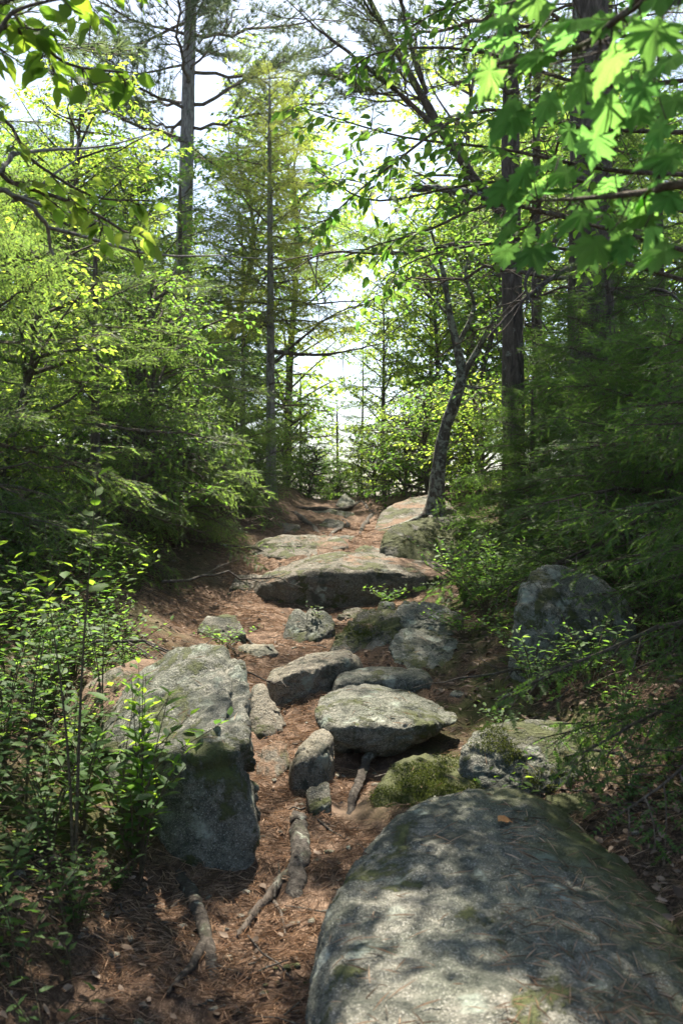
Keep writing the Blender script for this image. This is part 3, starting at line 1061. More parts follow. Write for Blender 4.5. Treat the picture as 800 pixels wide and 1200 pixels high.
# ------------------------------------------------------------------ conifer boughs (shared meshes)
def hemlock_bough(seed, L=1.0, width=.42, dens=1.0, droop=.14, needle=.012):
    """flat spray along +x; returns wood mesh and needle mesh"""
    rg = np.random.default_rng(seed)
    n = 14
    t = np.linspace(0, 1, n)
    wob = np.cumsum(rg.normal(0, .012, (n, 2)), 0)
    st = np.stack([t * L, wob[:, 0] * L, -droop * L * t ** 2 + wob[:, 1] * L * .5], 1)
    mw = MB()
    mw.tubes(st, np.interp(t, [0, 1], [.011 * L + .002, .0018]), 5)
    TO, TD, TN, TL = [], [], [], []
    k, s = .10, 1
    Sb, Sr = [], []
    while k < .98:
        b = np.array([np.interp(k, t, st[:, c]) for c in range(3)])
        ax = unit(np.array([np.interp(min(k + .05, 1), t, st[:, c]) for c in range(3)]) - np.array([np.interp(k - .05, t, st[:, c]) for c in range(3)]))
        sd = unit(np.cross((0, 0, 1), ax)) * s
        ang = R(rg.uniform(48, 66))
        dr = unit(ax * math.cos(ang) + sd * math.sin(ang) + np.array([0, 0, rg.normal(-.08, .30)]))
        ln = L * width * (1 - k) ** .65 * min(1, (k + .15) / .3) * rg.uniform(.65, 1.15) + .05
        if rg.random() < .94:
            m_ = 6
            u = np.linspace(0, 1, m_)
            cv = b + np.outer(u * ln, dr) + np.outer(u ** 2 * ln * .22, ax) - np.outer(u ** 2 * ln * rg.uniform(.05, .3), (0, 0, 1))
            Sb.append(cv)
            Sr.append(np.linspace(.0028, .0008, m_))
            q = .10
            s2 = 1
            while q < 1.0:
                o_ = np.array([np.interp(q, u, cv[:, c]) for c in range(3)])
                tx = unit(np.array([np.interp(min(q + .1, 1), u, cv[:, c]) for c in range(3)]) - np.array([np.interp(q - .1, u, cv[:, c]) for c in range(3)]))
                sd2 = unit(np.cross((0, 0, 1), tx)) * s2
                a2 = R(rg.uniform(38, 60)) if q < .95 else 0
                TO.append(o_)
                TD.append(unit(tx * math.cos(a2) + sd2 * math.sin(a2) + np.array([0, 0, rg.normal(-.12, .30)])))
                TN.append(unit(np.array([0, 0, 1]) + rg.normal(0, .5, 3)))
                TL.append((.045 + .075 * (1 - q)) * rg.uniform(.7, 1.3) * (.75 + .25 * min(1, ln / .3)))
                q += .026 / ln / dens * rg.uniform(.8, 1.25)
                s2 = -s2
        k += .026 / L / dens * rg.uniform(.75, 1.3)
        s = -s
    mw.tubes(np.array(Sb), np.array(Sr), 3)
    TO, TD, TN, TL = map(np.array, (TO, TD, TN, TL))
    # serrated twig: needles both sides
    K = 9
    A = unit(np.cross(TN, TD))
    Nn = np.cross(TD, A)
    mn = MB()
    V, Tn = [], len(TO)
    for k_ in range(K):
        f0 = (k_ + .15) / K
        for sgn in (1, -1):
            lnn = needle * (1.15 - .5 * f0) * rg.uniform(.75, 1.2, Tn)
            b0 = TO + TD * (TL * f0)[:, None]
            b1 = b0 + TD * np.minimum(TL / K * .9, .0072)[:, None]
            tip = b0 + TD * (TL / K * .5 + lnn * .45)[:, None] + A * (sgn * lnn)[:, None] + Nn * rg.normal(0, .0025, Tn)[:, None]
            V.append(np.stack([b0, b1, tip] if sgn > 0 else [b1, b0, tip], 1))
    b0 = TO + TD * (TL * .96)[:, None]
    V.append(np.stack([b0 - A * .0022, b0 + A * .0022, b0 + TD * needle], 1))
    V = np.stack(V, 1).reshape(-1, 3)
    mw.add(V, np.arange(len(V)).reshape(-1, 3), 1)
    return mw.mesh('bough', [M_TWIG, M_NEEDLE], False)


BOUGH = [hemlock_bough(20 + k, 1.0, w_, 1.0, d_) for k, (w_, d_) in enumerate([(.50, .16), (.44, .26), (.54, .12), (.40, .34), (.48, .08)])]
FINE = [hemlock_bough(40 + k, 1.0, w_, 1.0, d_, .009) for k, (w_, d_) in enumerate([(.40, .16), (.34, .22), (.44, .1)])]


def pine_bough(seed, L=1.0):
    rg = np.random.default_rng(seed)
    mw, mn = MB(), MB()
    n = 12
    t = np.linspace(0, 1, n)
    wob = np.cumsum(rg.normal(0, .016, (n, 2)), 0)
    st = np.stack([t * L, wob[:, 0] * L, wob[:, 1] * L + .10 * L * t ** 2], 1)
    mw.tubes(st, np.interp(t, [0, 1], [.013, .003]), 5)
    O, D = [], []
    Sb = []
    for k in np.concatenate([np.linspace(.22, 1, 24)]):
        for s in (1, -1):
            if rg.random() < .15:
                continue
            b = np.array([np.interp(k, t, st[:, c]) for c in range(3)])
            a = R(rg.uniform(30, 60))
            dr = unit(np.array([math.cos(a), s * math.sin(a), rg.normal(.12, .2)]))
            ln = (.10 + .26 * (1 - k) ** .6) * rg.uniform(.6, 1.2)
            u = np.linspace(0, 1, 4)
            cv = b + np.outer(u * ln, dr) + np.outer(u ** 2 * ln * .15, (0, 0, 1))
            Sb.append(cv)
            for q in np.linspace(.35, 1, max(2, int(ln / .06))):
                O.append(b + dr * ln * q + np.array([0, 0, .15 * ln * q * q]))
                D.append(unit(dr + rg.normal(0, .25, 3) + np.array([0, 0, .2])))
    mw.tubes(np.array(Sb), np.tile(np.linspace(.003, .0012, 4), (len(Sb), 1)), 3)
    O, D = np.array(O), np.array(D)
    for j in range(18):
        d = unit(D + rg.normal(0, .55, D.shape))
        ln = rg.uniform(.045, .085, len(O))
        sd = unit(np.cross(d, rg.normal(0, 1, d.shape))) * .0021
        V = np.stack([O - sd, O + sd, O + d * ln[:, None]], 1).reshape(-1, 3)
        mw.add(V, np.arange(len(V)).reshape(-1, 3), 1)
    return mw.mesh('bough', [M_TWIG, M_NEEDLE_PINE], False)


PBOUGH = [pine_bough(60 + k) for k in range(3)]


def dead_mesh(seed, L=1.0, nsub=9):
    rg = np.random.default_rng(seed)
    m = MB()
    n = 12
    t = np.linspace(0, 1, n)
    wob = np.cumsum(rg.normal(0, .025, (n, 2)), 0)
    st = np.stack([t * L, wob[:, 0], wob[:, 1] - .1 * t ** 2], 1)
    m.tubes(st, np.interp(t, [0, 1], [.012, .002]), 5)
    for k in range(nsub):
        q = rg.uniform(.2, .95)
        b = np.array([np.interp(q, t, st[:, c]) for c in range(3)])
        a = rg.choice([-1, 1]) * R(rg.uniform(25, 65))
        dr = unit(np.array([math.cos(a), math.sin(a), rg.normal(0, .3)]))
        ln = .45 * (1.1 - q) * rg.uniform(.5, 1.2)
        u = np.linspace(0, 1, 6)
        cv = b + np.outer(u * ln, dr) + np.cumsum(rg.normal(0, .012, (6, 3)), 0) * u[:, None]
        m.tubes(cv, np.linspace(.005, .001, 6), 3)
        for j in range(2):
            c = cv[rg.integers(2, 5)]
            m.tubes(np.array([c, c + unit(dr + rg.normal(0, .6, 3)) * ln * .35]), np.array([.002, .0007]), 3)
    return m.mesh('dead_branch', [M_TWIG])


DEADB = [dead_mesh(80 + k) for k in range(4)]


def trunk_mesh(pts, r0, r1, mat, sides=14, n=30, flare=.35, seed=0, rpow=.8, dmp=.06):
    Q = bez(pts, n)
    t = np.linspace(0, 1, n)
    hgt = np.linalg.norm(Q - Q[0], axis=1)
    rr = r1 + (r0 - r1) * (1 - t) ** rpow + r0 * flare * np.exp(-hgt / (r0 * 2.2))
    m = MB()
    m.tubes(Q, rr, sides, ref=(.98, .2, .05))
    V = m.V[0]
    m.V[0] = V + unit(V - np.repeat(Q, sides, 0)) * (r0 * dmp * fbm(V * np.array([1, 1, .4]) * 3 / max(r0, .04) * .3 + seed, 3, seed))[:, None] * 2
    return m.mesh('trunk', [mat]), Q


def set_mat(o, mat):
    if o.data.materials and o.data.materials[0] is not mat:
        o.material_slots[0].link = 'OBJECT'
        o.material_slots[0].material = mat


def conifer(name, x, y, H, r0, label, cat='tree', group=None, crown0=.15, nb=34, lenf=None, pitch=(-5, 25), variants=None, needle_mat=None, bark=None, seed=0, lean=(0, 0),
            dead=6, az=None, roll=.45, lvar=(.78, 1.18)):
    rg = np.random.default_rng(seed)
    z0 = gz(x, y) - .03
    root_ = thing(name, (x, y, z0), label, cat, group)
    bark = bark or M_BARK_DARK
    pts = [(0, 0, 0), (lean[0] * .4 + rg.normal(0, .01) * H * .3, lean[1] * .4, H * .35), (lean[0] * .75, lean[1] * .75, H * .7), (lean[0], lean[1], H)]
    me, Q = trunk_mesh(pts, r0, .008, bark, seed=seed)
    link('trunk', me, root_)
    variants = variants or BOUGH
    lenf = lenf or (lambda f: .35 + 1.0 * (1 - f))
    ga_ = rg.uniform(0, 6)
    for k in range(nb):
        f = crown0 + (1 - crown0) * ((k + rg.random()) / nb)
        f = min(f, .985)
        p = np.array([np.interp(f * H, Q[:, 2], Q[:, c]) for c in range(3)])
        ga_ += 2.399 + rg.normal(0, .25)
        a = ga_ if az is None else az[0] + (az[1] - az[0]) * rg.random()
        cf = (f - crown0) / (1 - crown0)
        L = lenf(cf) * rg.uniform(*lvar)
        pt = R(pitch[0] + (pitch[1] - pitch[0]) * cf + rg.normal(0, 6))
        b = link('bough', variants[rg.integers(len(variants))], root_, p, Euler((rg.normal(0, roll), -pt, a)), L)
        if needle_mat:
            b.material_slots[1].link = 'OBJECT'
            b.material_slots[1].material = needle_mat
    for k in range(dead):
        f = rg.uniform(.12, max(crown0 + .15, .3))
        p = np.array([np.interp(f * H, Q[:, 2], Q[:, c]) for c in range(3)])
        link('dead_branch', DEADB[rg.integers(4)], root_, p, Euler((0, R(rg.uniform(-10, 15)), rg.uniform(0, 6.28))), rg.uniform(.4, .9) * lenf(0))
    return root_


# --- left side
conifer('white_pine', -3.15, 19, 17, .185, 'tall white pine with a bare blue-grey trunk rising behind the left thicket', nb=62, crown0=.36, variants=PBOUGH, bark=M_BARK_PINE,
        lenf=lambda f: 2.9 - 1.6 * f, pitch=(2, 40), seed=1, lean=(.45, 0), dead=8, cat='pine tree')
conifer('fir_tree', -.99, 14, 6.0, .075, 'slim sunlit fir standing alone left of the crest', nb=64, crown0=.40, needle_mat=M_NEEDLE_SUN, lenf=lambda f: 1.35 - 1.0 * f, pitch=(0, 35), seed=2, dead=14, lean=(-.02, 0), bark=M_BARK_PINE)
HL = 'hemlocks crowding the left of the trail'
for k, (x, y, H, lf, nb, c0, lb) in enumerate([
        (-2.35, 6.3, 2.6, 1.15, 40, .08, 'young hemlock at the left edge with grey drooping lower boughs'),
        (-1.95, 7.9, 2.7, 1.05, 44, .06, 'bushy young hemlock behind the long-leaved sapling'),
        (-1.95, 9.6, 3.0, 1.0, 44, .06, 'taller young hemlock in the middle of the left thicket'),
        (-1.70, 11.0, 2.6, .85, 40, .04, 'bright young hemlock beside the slim fir'),
        (-3.3, 9.2, 3.9, 1.3, 44, .06, 'tall hemlock at the far left edge above the thicket'),
        (-3.3, 12.2, 4.8, 1.4, 46, .1, 'yellow-lit hemlock rising at the back of the left thicket'),
        (-2.2, 13.6, 4.2, 1.1, 44, .1, 'hemlock at the back of the thicket between the pine and the fir'),
        (-1.22, 11.6, 1.15, .75, 34, .05, 'low spreading hemlock bush under the slim fir'),
        (-1.55, 9.7, 1.1, .8, 34, .05, 'dark low hemlock bush above the bare bank'),
        (-2.6, 7.2, 1.5, 1.0, 34, .05, 'low hemlock bush deep in the left undergrowth')]):
    conifer('hemlock', x, y, H, .02 + .012 * H, lb, nb=int(nb * .82), crown0=c0, lenf=lambda f, l=lf: .3 + l * (1 - f) ** .7, pitch=(-14, 34), lvar=(.45, 1.3), roll=.6, seed=10 + k, dead=14, group=HL)
for k, (px, Yd, H, r, lb) in enumerate([(270, 17.5, 3.6, .06, 'thin dark trunk just left of its twin behind the slim fir'), (285, 16.5, 3.2, .055, 'thin dark trunk closest to the slim fir on its left')]):
    conifer('fir_tree', (px - 400) / PXF * Yd, Yd, H, r, lb, nb=26, crown0=.4, lenf=lambda f: 1.0 - .6 * f, seed=30 + k, dead=8)
# tall trees just outside the left edge, added to throw dappled shade
conifer('white_pine', -4.1, 7.6, 12, .17, 'tall pine added just outside the left edge for its shade', nb=50, crown0=.38, variants=PBOUGH, bark=M_BARK_PINE, lenf=lambda f: 2.3 - 1.3 * f, pitch=(-5, 30), seed=40, dead=6, cat='pine tree')

# --- right side
HR = 'dark hemlocks crowding the right of the trail'
for k, (x, y, H, lf, nb, c0, lb) in enumerate([
        (2.55, 5.4, 2.1, 1.6, 52, .06, 'large dark hemlock at the right edge with boughs sweeping over the boulder'),
        (2.3, 7.0, 1.7, 1.25, 46, .06, 'dark hemlock behind the pale lichen boulder'),
        (2.35, 8.8, 2.6, 1.0, 40, .04, 'low dark hemlock behind the mossy trail rocks'),
        (1.95, 3.7, 1.9, 1.1, 44, .1, 'near hemlock at the right edge with blurred boughs'),
        (4.2, 8.6, 6.0, 1.5, 30, .08, 'tall hemlock filling the gap right of the thick trunk'),
        (3.5, 11.0, 5.0, 1.4, 34, .08, 'hemlock in the shade far behind the thick trunk'),
        (1.78, 9.3, 1.55, .62, 34, .04, 'low dark hemlock in front of the straight trunk'),
        (2.6, 10.8, 2.2, 1.0, 36, .05, 'small hemlock at the foot of the straight trunk')]):
    conifer('hemlock', x, y, H, .02 + .012 * H, lb, nb=int(nb * 1.35), crown0=c0, lenf=lambda f, l=lf: .3 + l * (1 - f) ** .7, pitch=(-14, 28), seed=50 + k, dead=6, group=HR,
            variants=FINE if y < 6 else BOUGH, needle_mat=M_NEEDLE_DARK)
t2 = conifer('pine_tree', 1.82, 10.5, 12, .125, 'straight dark conifer trunk rising behind the crooked tree', nb=38, crown0=.46, lenf=lambda f: 2.1 - 1.2 * f, variants=PBOUGH, seed=60, dead=16, bark=M_BARK_DARK, cat='pine tree')
t3 = conifer('pine_tree', 2.42, 9.6, 14, .25, 'thick old conifer trunk standing among the right hemlocks', nb=34, crown0=.46, lenf=lambda f: 2.6 - 1.4 * f, variants=PBOUGH, seed=61, dead=16, bark=M_BARK_DARK, cat='pine tree')
conifer('pine_tree', 2.47, 12.5, 10, .075, 'thin trunk seen between the two big trunks', nb=30, crown0=.4, lenf=lambda f: 1.3 - .8 * f, seed=62, dead=10)
conifer('pine_tree', 3.6, 13.5, 10, .13, 'conifer trunk in the dark at far right', nb=30, crown0=.3, lenf=lambda f: 1.8 - 1.1 * f, seed=63, dead=10)


def add_limb(tree, pts, r0, r1, bough_mesh=None, nb=0, seed=0, mat=None, L=.8, name='limb', twigs=0):
    """a limb through world points, with boughs along its outer half"""
    rg = np.random.default_rng(seed)
    o = np.array(tree.location)
    Q = bez([np.array(p[:]) - o for p in pts], 26)
    t = np.linspace(0, 1, 26)
    Q = Q + np.cumsum(rg.normal(0, .006, Q.shape), 0) * t[:, None]
    m = MB()
    m.tubes(Q, np.linspace(r0, r1, 26) * (1 + .12 * rg.normal(size=26)), 8, ref=(.05, .9, .3), cap=True)
    for k in range(twigs):
        i = rg.integers(5, 25)
        d = unit(unit(Q[i] - Q[i - 2]) + rg.normal(0, .7, 3))
        u = np.linspace(0, 1, 6)
        ln = rg.uniform(.25, .8)
        m.tubes(Q[i] + np.outer(u * ln, d) + np.cumsum(rg.normal(0, .02, (6, 3)), 0) * u[:, None], np.linspace(.007, .0015, 6), 4, ref=(.1, .9, .2))
    lo = link(name, m.mesh(name, [mat or M_BARK_DARK]), tree)
    for k in range(nb):
        i = int(26 * rg.uniform(.35, .99))
        d = Q[i] - Q[i - 1]
        a = math.atan2(d[1], d[0]) + rg.normal(0, .8)
        link('bough', bough_mesh[rg.integers(len(bough_mesh))], tree, Q[i], Euler((rg.normal(0, .4), -R(rg.uniform(-5, 35)), a)), L * rg.uniform(.6, 1.2))
    return lo


# thick limbs of the straight tree: level broken limb and the dark forked ones going up left
add_limb(t2, [at(603, 236, 10.5), at(560, 229, 10.3), at(520, 223, 10.1), at(485, 219, 9.9)], .052, .034, twigs=5, seed=1, mat=M_BARK_LICHEN)
add_limb(t2, [at(600, 265, 10.5), at(560, 215, 10.3), at(520, 155, 10.1), at(480, 85, 9.9), at(440, 10, 9.7), at(415, -50, 9.6)], .06, .02, PBOUGH, 12, seed=2, L=.9, twigs=10)
add_limb(t2, [at(530, 165, 10.1), at(500, 140, 10.0), at(455, 100, 9.8), at(400, 55, 9.6), at(360, 20, 9.4)], .035, .008, PBOUGH, 8, seed=3, L=.8, twigs=8)
add_limb(t2, [at(500, 110, 10.0), at(482, 60, 9.9), at(470, 10, 9.8), at(455, -40, 9.7)], .03, .01, PBOUGH, 8, seed=4, L=.8, twigs=8)
add_limb(t2, [at(600, 290, 10.5), at(540, 285, 10.2), at(470, 295, 9.9), at(400, 292, 9.6), at(360, 300, 9.4)], .03, .006, BOUGH, 6, seed=5, L=.6, twigs=10)
add_limb(t3, [at(690, 300, 9.6), at(640, 330, 9.3), at(600, 365, 9.0), at(570, 400, 8.8)], .03, .006, None, 0, seed=6, twigs=8)
add_limb(t3, [at(690, 250, 9.6), at(640, 290, 9.3), at(620, 330, 9.1), at(650, 380, 8.8)], .03, .006, None, 0, seed=7, twigs=8)
add_limb(t3, [at(700, 330, 9.6), at(740, 350, 9.3), at(770, 340, 9.0), at(800, 360, 8.8)], .035, .008, None, 0, seed=8, twigs=8)
fir = [o for o in COL.objects if o.get('label', '').startswith('slim sunlit fir')][0]
add_limb(fir, [at(322, 412, 14), at(360, 416, 13.9), at(400, 414, 13.8), at(450, 402, 13.7)], .03, .006, None, 0, seed=9, twigs=8, name='dead_branch')
add_limb(fir, [at(322, 425, 14), at(355, 395, 13.9), at(395, 365, 13.8), at(430, 350, 13.7)], .025, .005, None, 0, seed=10, twigs=8, name='dead_branch')
add_limb(fir, [at(318, 370, 14), at(350, 358, 13.9), at(390, 354, 13.8), at(440, 352, 13.7)], .022, .005, None, 0, seed=11, twigs=6, name='dead_branch')

# ------------------------------------------------------------------ leafy trees
def leafy(stem, rg, twig_every=.16, twig_len=(.3, .7), leaf_step=.06, leaf=(.05, .075), start=.25, updown=.15, sub=True):
    """stem (K,3) -> list of twig polylines, leaf arrays (pos, dir, normal, length)"""
    K = len(stem)
    seg = np.linalg.norm(np.diff(stem, axis=0), axis=1)
    cum = np.concatenate([[0], np.cumsum(seg)])
    Lt = cum[-1]
    tw = []
    s = 1
    d = start * Lt
    while d < Lt:
        b = np.array([np.interp(d, cum, stem[:, c]) for c in range(3)])
        ax = unit(np.array([np.interp(min(d + .05, Lt), cum, stem[:, c]) for c in range(3)]) - np.array([np.interp(d - .05, cum, stem[:, c]) for c in range(3)]))
        sd = unit(np.cross((0, 0, 1), ax) + 1e-3) * s
        a = R(rg.uniform(35, 70))
        dr = unit(ax * math.cos(a) + sd * math.sin(a) + np.array([0, 0, rg.normal(.05, updown * 2)]))
        ln = rg.uniform(*twig_len) * (1.1 - .6 * d / Lt)
        u = np.linspace(0, 1, 7)
        tw.append(b + np.outer(u * ln, dr) + np.outer(u ** 2 * ln, (0, 0, -.18)) + np.cumsum(rg.normal(0, .008, (7, 3)), 0) * u[:, None])
        d += twig_every * rg.uniform(.6, 1.4)
        s = -s
    if sub:
        for cv in list(tw):
            lt = np.linalg.norm(cv[-1] - cv[0])
            for _ in range(sub if sub is not True else 3):
                i = rg.integers(1, 6)
                ax = unit(cv[i + 1 if i < 6 else i] - cv[i - 1])
                d2 = unit(ax + unit(rg.normal(0, 1, 3)) * np.array([.9, .9, .55]))
                u = np.linspace(0, 1, 7)
                tw.append(cv[i] + np.outer(u * lt * rg.uniform(.3, .6), d2) + np.outer(u ** 2 * lt * .4, (0, 0, -.15)))
    tips = tw + [stem[-max(3, K // 3):]]
    P_, D_, N_, L_ = [], [], [], []
    for cv in tips:
        sg = np.concatenate([[0], np.cumsum(np.linalg.norm(np.diff(cv, axis=0), axis=1))])
        q = .15 * sg[-1]
        s = 1
        while q <= sg[-1] + 1e-6:
            b = np.array([np.interp(q, sg, cv[:, c]) for c in range(3)])
            ax = unit(cv[-1] - cv[0])
            sd = unit(np.cross((0, 0, 1), ax) + 1e-3) * s
            a = R(rg.uniform(35, 70)) if q < sg[-1] * .93 else R(rg.uniform(-10, 10))
            D_.append(unit(ax * math.cos(a) + sd * math.sin(a) + np.array([0, 0, rg.normal(-.25, .25)])))
            P_.append(b + D_[-1] * .012)
            N_.append(unit(np.array([0, 0, 1]) + rg.normal(0, .38, 3)))
            L_.append(rg.uniform(*leaf))
            q += leaf_step * rg.uniform(.7, 1.3)
            s = -s
    return tw, np.array(P_), np.array(D_), np.array(N_), np.array(L_)


def frame_mat(p, d, n, L):
    x = unit(d)
    y = unit(np.cross(n, x))
    z = np.cross(x, y)
    return Matrix(((x[0] * L, y[0] * L, z[0] * L, p[0]), (x[1] * L, y[1] * L, z[1] * L, p[1]), (x[2] * L, y[2] * L, z[2] * L, p[2]), (0, 0, 0, 1)))


def leaf_objs(parent, meshes, P_, D_, N_, L_, rg, name='leaf', mats=None):
    for k in range(len(P_)):
        o = bpy.data.objects.new(name, meshes[rg.integers(len(meshes))])
        COL.objects.link(o)
        o.parent = parent
        o.matrix_local = frame_mat(P_[k], D_[k], N_[k], L_[k])
        if mats:
            set_mat(o, mats[rg.integers(len(mats))])


def leaf_mesh(seed, mat, width=.58):
    rg = np.random.default_rng(seed)
    V, T = leaf_shape(8, width, rg.uniform(.05, .2), rg.uniform(.05, .3))
    V = V.copy()
    V[:, 2] += .03 * np.sin(V[:, 0] * 14 + V[:, 1] * 9 + seed)
    V[:, 1] += .05 * V[:, 0] ** 2 * rg.normal()
    return mesh_of('leaf', V, [(T, 0)], [mat])


LM_BEECH = [leaf_mesh(k, M_LEAF_BIG, .56) for k in range(4)]
LM_BEECH_Y = [leaf_mesh(10 + k, M_LEAF_YEL, .56) for k in range(3)]
LM_BIRCH = [leaf_mesh(20 + k, M_LEAF, .60) for k in range(3)]
LM_LIGHT = [leaf_mesh(40 + k, M_LEAF_BIG, .40) for k in range(3)]
LM_SHRUB = [leaf_mesh(30 + k, M_LEAF_SHRUB, .42) for k in range(3)]


def maple_mesh(seed):
    rg = np.random.default_rng(seed)
    pol = [(0, 0), (.10, -.22), (-.02, -.42), (.18, -.38), (.30, -.52), (.36, -.34), (.50, -.56), (.55, -.40), (.68, -.46), (.62, -.28), (.60, -.17), (.74, -.20), (.80, -.10), (1.0, 0)]
    full = pol + [(x, -y) for x, y in pol[-2:0:-1]]
    full = np.array(full)
    f2 = np.empty((len(full) * 2, 2))
    f2[0::2] = full
    f2[1::2] = .5 * (full + np.roll(full, -1, 0))
    f2[1::2] += (f2[1::2] - np.array([.3, 0])) * rg.normal(.05, .03, len(full))[:, None]
    full = f2
    n = len(full)
    mid = np.column_stack([full * .55 + np.array([.18, 0]) * .45, np.zeros(n)])
    V = np.vstack([[[.22, 0, 0]], mid, np.column_stack([full, np.zeros(n)])])
    V[:, 2] = -.16 * V[:, 0] ** 2 - .22 * np.abs(V[:, 1]) ** 1.6 + .03 * np.sin(V[:, 1] * 13 + seed) + .02 * np.sin(V[:, 0] * 17)
    for ang in (0, .85, -.85, 1.6, -1.6):
        ax = np.array([math.cos(ang), math.sin(ang)])
        rel = V[:, :2] - np.array([.05, 0])
        al = rel @ ax
        ac = np.abs(rel @ np.array([-ax[1], ax[0]]))
        V[:, 2] -= .022 * np.exp(-(ac / .06) ** 2) * (al > 0)
    V[:, 2] += rg.normal(0, .018, len(V))
    i = np.arange(n)
    j = (i + 1) % n
    T = np.concatenate([np.stack([np.zeros(n, int), 1 + i, 1 + j], 1)])
    Q = np.stack([1 + i, 1 + n + i, 1 + n + j, 1 + j], 1)
    return mesh_of('maple_leaf', V, [(T[:, ::1], 0), (Q, 0)], [M_LEAF_MAPLE])


LM_MAPLE = [maple_mesh(k) for k in range(4)]


def leafy_branch(tree, pts, r0, meshes, seed, name='branch', mat=None, **kw):
    """a branch part of a near tree with every leaf an object (sub-part)"""
    rg = np.random.default_rng(seed)
    o = np.array(tree.location)
    Q = bez([np.array(p[:]) - o for p in pts], 20)
    tw, P_, D_, N_, L_ = leafy(Q, rg, **kw)
    m = MB()
    m.tubes(Q, np.linspace(r0, .0025, 20), 6, ref=(.1, .3, 1))
    if tw:
        m.tubes(np.array(tw), np.tile(np.linspace(.003, .0009, 7), (len(tw), 1)), 4, ref=(.1, .2, 1))
    b = link(name, m.mesh('branch', [mat or M_TWIG]), tree)
    leaf_objs(b, meshes, P_, D_, N_, L_, rg)
    return b


def near_trunk(name, x, y, H, r0, label, lean=(0, 0), mat=None, seed=0):
    z0 = gz(x, y) - .05
    t = thing(name, (x, y, z0), label, 'tree')
    me, Q = trunk_mesh([(0, 0, 0), (lean[0] * .3, lean[1] * .3, H * .4), (lean[0], lean[1], H)], r0, r0 * .3, mat or M_BARK_DARK, seed=seed)
    link('trunk', me, t)
    return t


# beech off the left edge: leaves at the top left, and the twig below, its leaves coloured yellower to look sunlit
lb = near_trunk('beech_tree', -1.75, 2.4, 5.5, .07, 'leafy young tree leaning in from the left edge with large oval leaves', lean=(-.2, .1), seed=3)
leafy_branch(lb, [(-1.80, 2.43, 2.7), at(-60, 60, 2.55), at(20, 12, 2.6), at(90, -5, 2.65)], .011, LM_BEECH, 1, twig_every=.10, twig_len=(.16, .32), leaf_step=.05, leaf=(.062, .09), start=.3, sub=5)
leafy_branch(lb, [(-1.80, 2.43, 2.55), at(-50, 40, 2.6), at(30, 40, 2.7), at(80, 75, 2.75), at(145, 85, 2.8)], .010, LM_BEECH, 2, twig_every=.11, twig_len=(.14, .28), leaf_step=.05, leaf=(.060, .088), start=.38, sub=5)
leafy_branch(lb, [(-1.80, 2.43, 2.8), at(-40, 10, 2.9), at(60, -20, 3.0), at(150, -10, 3.1)], .009, LM_BEECH, 5, twig_every=.11, twig_len=(.14, .28), leaf_step=.05, leaf=(.058, .08), start=.38, sub=4)
leafy_branch(lb, [(-1.80, 2.43, 2.05), at(-60, 200, 3.0), at(20, 217, 3.1), at(90, 240, 3.1), at(150, 275, 3.15), at(165, 305, 3.2)], .010, LM_BEECH_Y, 3, twig_every=.10, twig_len=(.12, .26), leaf_step=.05, leaf=(.055, .08), start=.42)
leafy_branch(lb, [(-1.80, 2.43, 2.3), at(-40, 130, 3.1), at(40, 190, 3.2), at(110, 230, 3.25), at(175, 235, 3.3)], .008, LM_BEECH_Y, 4, twig_every=.14, twig_len=(.12, .22), leaf_step=.06, leaf=(.055, .078), start=.5)
add_limb(lb, [(-1.80, 2.43, 2.25), at(-40, 210, 3.0), at(10, 195, 3.2), at(40, 170, 3.3)], .014, .006, seed=3, twigs=3, name='branch', mat=M_BARK_PINE)
add_limb(lb, [(-1.80, 2.43, 2.0), at(-40, 235, 3.0), at(20, 232, 3.3), at(42, 250, 3.4), at(55, 290, 3.5)], .014, .005, seed=4, twigs=3, name='branch', mat=M_BARK_PINE)

# maple off the right edge
mp = near_trunk('maple_tree', 1.45, 1.5, 5.0, .06, 'maple leaning in from the right edge with big blurred lobed leaves overhead', lean=(.2, .1), seed=4)
MB_LEAVES = [(570, 70, 2.0), (600, 18, 1.9), (640, 60, 1.9), (610, 40, 2.05), (690, 20, 1.75), (730, 50, 1.7), (770, 20, 1.65), (650, 105, 2.0), (690, 85, 1.9), (720, 110, 1.8), (760, 90, 1.75), (795, 60, 1.6),
             (580, 92, 2.1), (620, 130, 2.1), (780, 140, 1.8), (700, 150, 1.9)]
MB_LOW = [(612, 235, 2.1), (650, 262, 2.05), (690, 245, 2.0), (705, 275, 1.95), (742, 282, 1.9), (735, 235, 2.0), (770, 210, 1.9), (795, 225, 1.85), (790, 285, 1.8), (665, 225, 2.1), (720, 205, 2.0), (760, 250, 1.95), (800, 180, 1.8), (640, 205, 2.15)]


